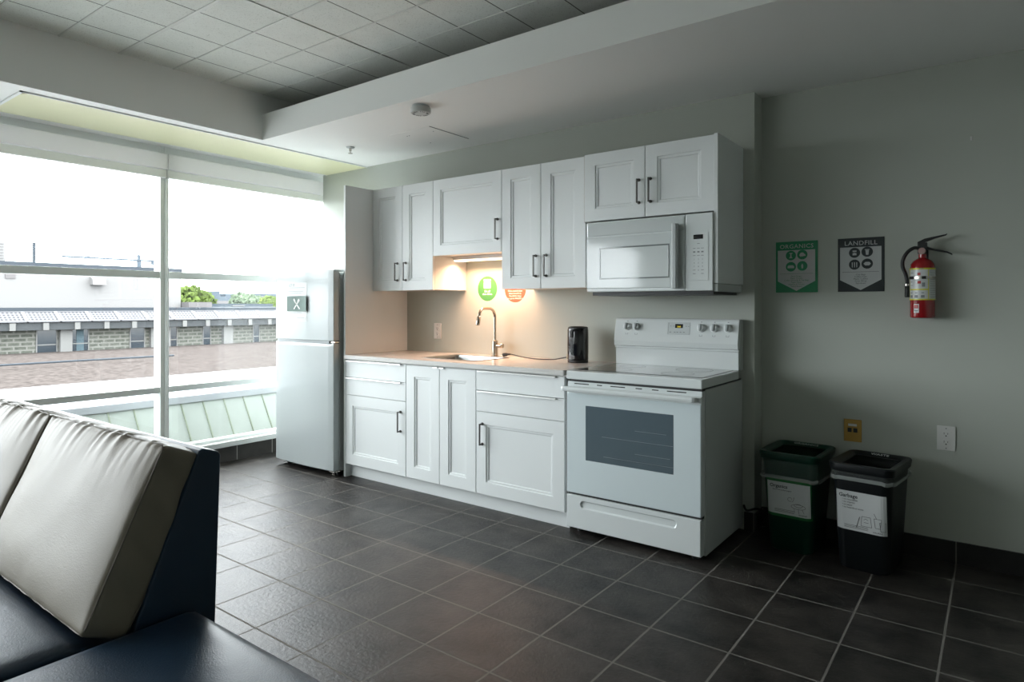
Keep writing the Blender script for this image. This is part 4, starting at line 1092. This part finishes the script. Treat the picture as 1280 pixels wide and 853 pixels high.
# sloped metal apron with standing seams and cap
ap = thing('parapet_apron', (-1.3, -2, .16), 'pale green standing-seam metal parapet just outside the windows', 'parapet')
q = MB(); P_ = [(-1.225, .150), (-1.25, .160), (-1.43, .462), (-1.75, .462), (-1.75, -1.48), (-1.225, -1.48)]
q.loft([[(p[0], y, p[1]) for p in P_] for y in (-9, 3.0)]); q.build('metal_sheet', 'apron', ap)
sm = MB()
for k in range(-20, 46):
    y = -.731 - .1775 * k
    if -8.9 < y < 2.9: sm.loft([[(-1.250, y - .004, .162), (-1.250, y + .004, .162), (-1.243, y + .004, .166), (-1.243, y - .004, .166)], [(-1.430, y - .004, .462), (-1.430, y + .004, .462), (-1.422, y + .004, .462), (-1.422, y - .004, .462)]])
sm.build('standing_seams', 'apron_seam', ap)
q = MB(); P_ = [(-1.412, .455), (-1.412, .512), (-1.82, .535), (-1.82, .455)]
q.loft([[(p[0], y, p[1]) for p in P_] for y in (-9, 3.0)]); q.build('cap', 'cap', ap, bevel=.004)

# stone building with solar canopy
fb = thing('stone_building', (-43, 15, -3), 'low stone building with grey eaves seen through the windows', 'building')
XF = -41.0
MB().box(-58, XF, -10, 50, -3, .0).build('stone_wall', 'stone', fb)
MB().box(-58, XF + .7, -10, 50, -.171, .278).build('eaves_beam', 'soffit', fb, bevel=.02)
MB().box(-58, XF - .3, -10, 50, .278, 1.131).build('upper_fascia', 'coping', fb)
for (a, b, mtl, nm) in ((9.883, 10.90, 'ext_win', 'window'), (11.64, 12.58, 'ext_win', 'window'), (14.968, 15.85, 'ext_win', 'window'), (17.47, 17.95, 'ext_win', 'window'), (19.75, 20.30, 'ext_win', 'window'), (23.6, 24.1, 'ext_win', 'window'),
                        (6.2, 7.2, 'ext_win', 'window')):
    w_ = MB().box(XF - .05, XF + .02, a, b, -3, -.20).build(nm, mtl, fb)
    f_ = MB(); f_.box(XF, XF + .05, a, b, -1.08, -1.02); f_.box(XF, XF + .05, a - .03, a + .03, -3, -.2); f_.box(XF, XF + .05, b - .03, b + .03, -3, -.2); f_.build('frame', 'conc', w_)
MB().box(XF, XF + .04, 11.92, 12.32, -1.5, -.20).build('pale_panel', 'ext_panel', fb)
for (a, b) in ((11.0, 11.62), (16.15, 17.4), (21.15, 21.85), (7.3, 7.9), (26, 27)):
    MB().box(XF - .05, XF + .30, a, b, -3, -.16).build('pilaster', 'conc', fb)
for k in range(30):
    y = 3.6 + 1.63 * k / 1.0 * .98
    if y < 36: MB().box(XF + .701, XF + .80, y, y + .28, -.16, .26).build('eaves_bracket', 'conc', fb)
for k in range(-3, 15):
    y = 9.22 + 1.63 * k
    pn = thing('solar_panel', (XF + .7, y + .8, .3), 'tilted solar panel in the row above the stone building eaves', 'solar panel', 'solar panels along the eaves')
    a, b = y + .05, y + 1.58
    v = [(XF + .80, a, .335), (XF + .80, b, .335), (XF - .10, b, .90), (XF - .10, a, .90)]
    MB().add(v + [(p[0] - .03, p[1], p[2] - .05) for p in v], [(0, 1, 2, 3), (7, 6, 5, 4), (0, 4, 5, 1), (1, 5, 6, 2), (2, 6, 7, 3), (3, 7, 4, 0)]).build('cell_glass', 'solar', pn)
    f_ = MB()
    for p0, p1 in ((v[0], v[1]), (v[1], v[2]), (v[2], v[3]), (v[3], v[0])): f_.bar(p0, p1, .09, .06)
    f_.build('frame', 'solar_frame', pn)
# white penthouse
ph = thing('white_penthouse', (-52, 5, 1.1), 'tall white windowless block rising behind the stone building', 'building')
MB().box(-60, -44, -14, 19.68, 1.131, 3.67).build('siding', 'metal_white', ph)
MB().box(-60.1, -43.9, -14.1, 19.75, 3.67, 3.95).build('coping', 'coping', ph)
vh = MB(); vh.prism([(-44.0, 3.15), (-43.55, 3.02), (-43.45, 2.62), (-44.0, 2.62)], 'y', 13.75, 14.55); vh.build('vent_hood', 'metal_white', ph)
MB().box(-44.0, -43.95, 9.2, 9.7, 2.9, 3.35).build('wall_vent', 'far2', ph)
tag(MB().tube([(-44.6, 10.85, 3.955), (-44.6, 10.85, 5.23)], .085, 8).build('vent_pipe', 'coping'), 'grey vertical pipe standing on the white block roof', 'pipe')
rt = MB(); rt.box(-48, -46, 8.2, 9.75, 3.955, 5.35)
ru = thing('rooftop_unit', (-47, 9, 3.95), 'white louvred unit on the roof at the far left edge', 'rooftop unit')
rt.build('housing', 'metal_white', ru)
lv = MB()
for k in range(6): lv.box(-46.02, -45.97, 8.4, 9.65, 4.2 + k * .18, 4.24 + k * .18)
lv.build('louvres', 'far2', ru)
tag(MB().tube([(-30, 2, -1.28), (-30, 8.2, -1.28), (-30, 12.5, -1.30)], .045, 8).build('roof_conduit', 'coping'), 'thin grey conduit running low across the gravel roof', 'pipe')
tag(MB().box(-44.5, -43, 19.76, 21.5, 1.135, 1.52).build('roof_parapet_block', 'far2'), 'pale low block on the roof right of the white building', 'parapet')
gr = thing('grey_rooftop', (-60, 33, -8), 'blue grey low roof building below the distant trees', 'building')
MB().box(-68, -58.6, 29.9, 36.6, -8, 1.47).build('walls', 'far_roof', gr)
MB().box(-58.6, -58.5, 32.0, 33.3, 1.22, 1.30).build('white_strip', 'metal_white', gr)
# tower crane
cr = thing('tower_crane', (-160, 66.4, -8), 'tiny distant tower crane above the white block', 'crane')
MB().box(-160.3, -159.7, 66.0, 66.8, -8, 12.0).build('mast', 'far', cr)
j_ = MB(); j_.box(-160.3, -159.7, 50.5, 70.4, 11.9, 12.3); j_.bar((-160, 66.4, 13.4), (-160, 55, 12.3), .12); j_.bar((-160, 66.4, 13.4), (-160, 70, 12.3), .12); j_.box(-160.2, -159.8, 66.1, 66.7, 12, 13.4)
j_.build('jib', 'far', cr); MB().box(-160.4, -159.6, 69.3, 70.6, 11.2, 12.0).build('counterweight', 'far', cr)
# distant blocks
db = thing('distant_building', (-125, 66, -8), 'hazy blue grey distant building between the trees', 'building')
MB().box(-135, -125, 63.9, 71.5, -8, 3.2).build('walls', 'far', db); MB().box(-134, -126, 65.6, 67.8, 3.2, 4.3).build('plant_room', 'far', db)
MB().box(-133, -126, 69.0, 71.2, 3.2, 3.8).build('stair_head', 'far', db); MB().box(-124.95, -124.8, 64.5, 71, 1.6, 2.3).build('pale_band', 'far2', db)
db = thing('distant_building', (-125, 92, -8), 'pale distant building at the fridge side of the window', 'building')
MB().box(-135, -125, 76.0, 95, -8, 3.4).build('walls', 'far2', db); MB().box(-133, -126, 78, 81, 3.4, 4.0).build('plant_room', 'far', db)
def tree(x, y, zc, r, h, m, label, seed):
    random.seed(seed)
    root = thing('tree', (x, y, -8), label, 'tree', 'trees beyond the roofs')
    MB().tube([(x, y, -8), (x, y, zc)], [.35, .2], 8).build('trunk', 'bark', root)
    mb = MB()
    for k in range(700):
        a = random.uniform(0, 2 * PI); b = math.acos(random.uniform(-1, 1)); rr_ = random.uniform(.55, 1.0) ** .6
        lump = 1 + .28 * noise.noise(Vector((math.cos(a) * 2 + seed, math.sin(a) * 2, math.cos(b) * 2)))
        c = Vector((x + r * rr_ * lump * math.sin(b) * math.cos(a), y + r * rr_ * lump * math.sin(b) * math.sin(a), zc + h * rr_ * lump * math.cos(b)))
        sz = random.uniform(.35, .6); u = Vector((random.gauss(0, 1), random.gauss(0, 1), random.gauss(0, 1))).normalized(); w_ = u.orthogonal().normalized(); n_ = u.cross(w_)
        mb.add([c + u * sz, c + w_ * sz, c - u * sz, c - w_ * sz, c + n_ * sz * .6, c - n_ * sz * .6], [(0, 1, 4), (1, 2, 4), (2, 3, 4), (3, 0, 4), (1, 0, 5), (2, 1, 5), (3, 2, 5), (0, 3, 5)])
    mb.build('foliage', m, root)
tree(-100, 48.0, 1.2, 3.9, 3.2, 'leaf1', 'bright green tree directly right of the white block', 1)
tree(-112, 56.0, .9, 2.3, 2.6, 'leaf2', 'paler tree behind and right of the bright green one', 2)
tree(-105, 60.8, .8, 2.8, 2.6, 'leaf2', 'low green tree right of the distant blue grey building', 3)
tree(-112, 66.9, .7, 2.7, 2.4, 'leaf2', 'low tree in the middle of the tree line', 4)
tree(-90, 56.4, .5, 1.9, 2.2, 'leaf1', 'yellow green tree nearest the fridge', 5)

# ------------------------------------------------------------------ light
w = bpy.data.worlds.new('sky'); S.world = w; w.use_nodes = True
nt = w.node_tree; bgN = nt.nodes['Background']
tc = nt.nodes.new('ShaderNodeTexCoord'); sx = nt.nodes.new('ShaderNodeSeparateXYZ'); nt.links.new(tc.outputs['Generated'], sx.inputs[0])
rp = nt.nodes.new('ShaderNodeValToRGB'); rp.color_ramp.elements[0].position = 0.0; rp.color_ramp.elements[1].position = .8
rp.color_ramp.elements[0].color = (.88, .95, .98, 1); rp.color_ramp.elements[1].color = (.93, .98, 1.0, 1)
nt.links.new(sx.outputs['Z'], rp.inputs['Fac']); nt.links.new(rp.outputs[0], bgN.inputs['Color'])
bgN.inputs['Strength'].default_value = 5.0

def area(name, loc, rot, sx_, sy_, power, col, spread=180):
    l = bpy.data.lights.new(name, 'AREA'); l.shape = 'RECTANGLE'; l.size = sx_; l.size_y = sy_; l.energy = power; l.color = col; l.spread = math.radians(spread)
    o = bpy.data.objects.new(name, l); COL.objects.link(o); o.location = loc; o.rotation_euler = rot; return o
area('warm_strip_lamp', (.970, -.145, 1.549), (0, 0, 0), .54, .03, 3.4, (1.0, .57, .36), 155)
pt = area('window_portal', (XW - .13, -3.7, 1.28), (0, -PI / 2, 0), 2.3, 7.6, 1.0, (1, 1, 1))
pt.data.cycles.is_portal = True

# ------------------------------------------------------------------ camera
cam = bpy.data.cameras.new('camera'); co_ = bpy.data.objects.new('camera', cam); COL.objects.link(co_)
co_.location = (3.8138, -3.6401, 1.2378); co_.rotation_euler = (PI / 2, 0, .6443)
cam.sensor_width = 36; cam.lens = 809.67 / 1280 * 36; cam.shift_y = -43.87 / 1280; cam.clip_end = 1000; cam.clip_start = .05
S.camera = co_
S.view_settings.view_transform = 'Standard'; S.view_settings.look = 'None'; S.view_settings.gamma = 1; S.view_settings.use_curve_mapping = False
S.view_settings.exposure = 1.55
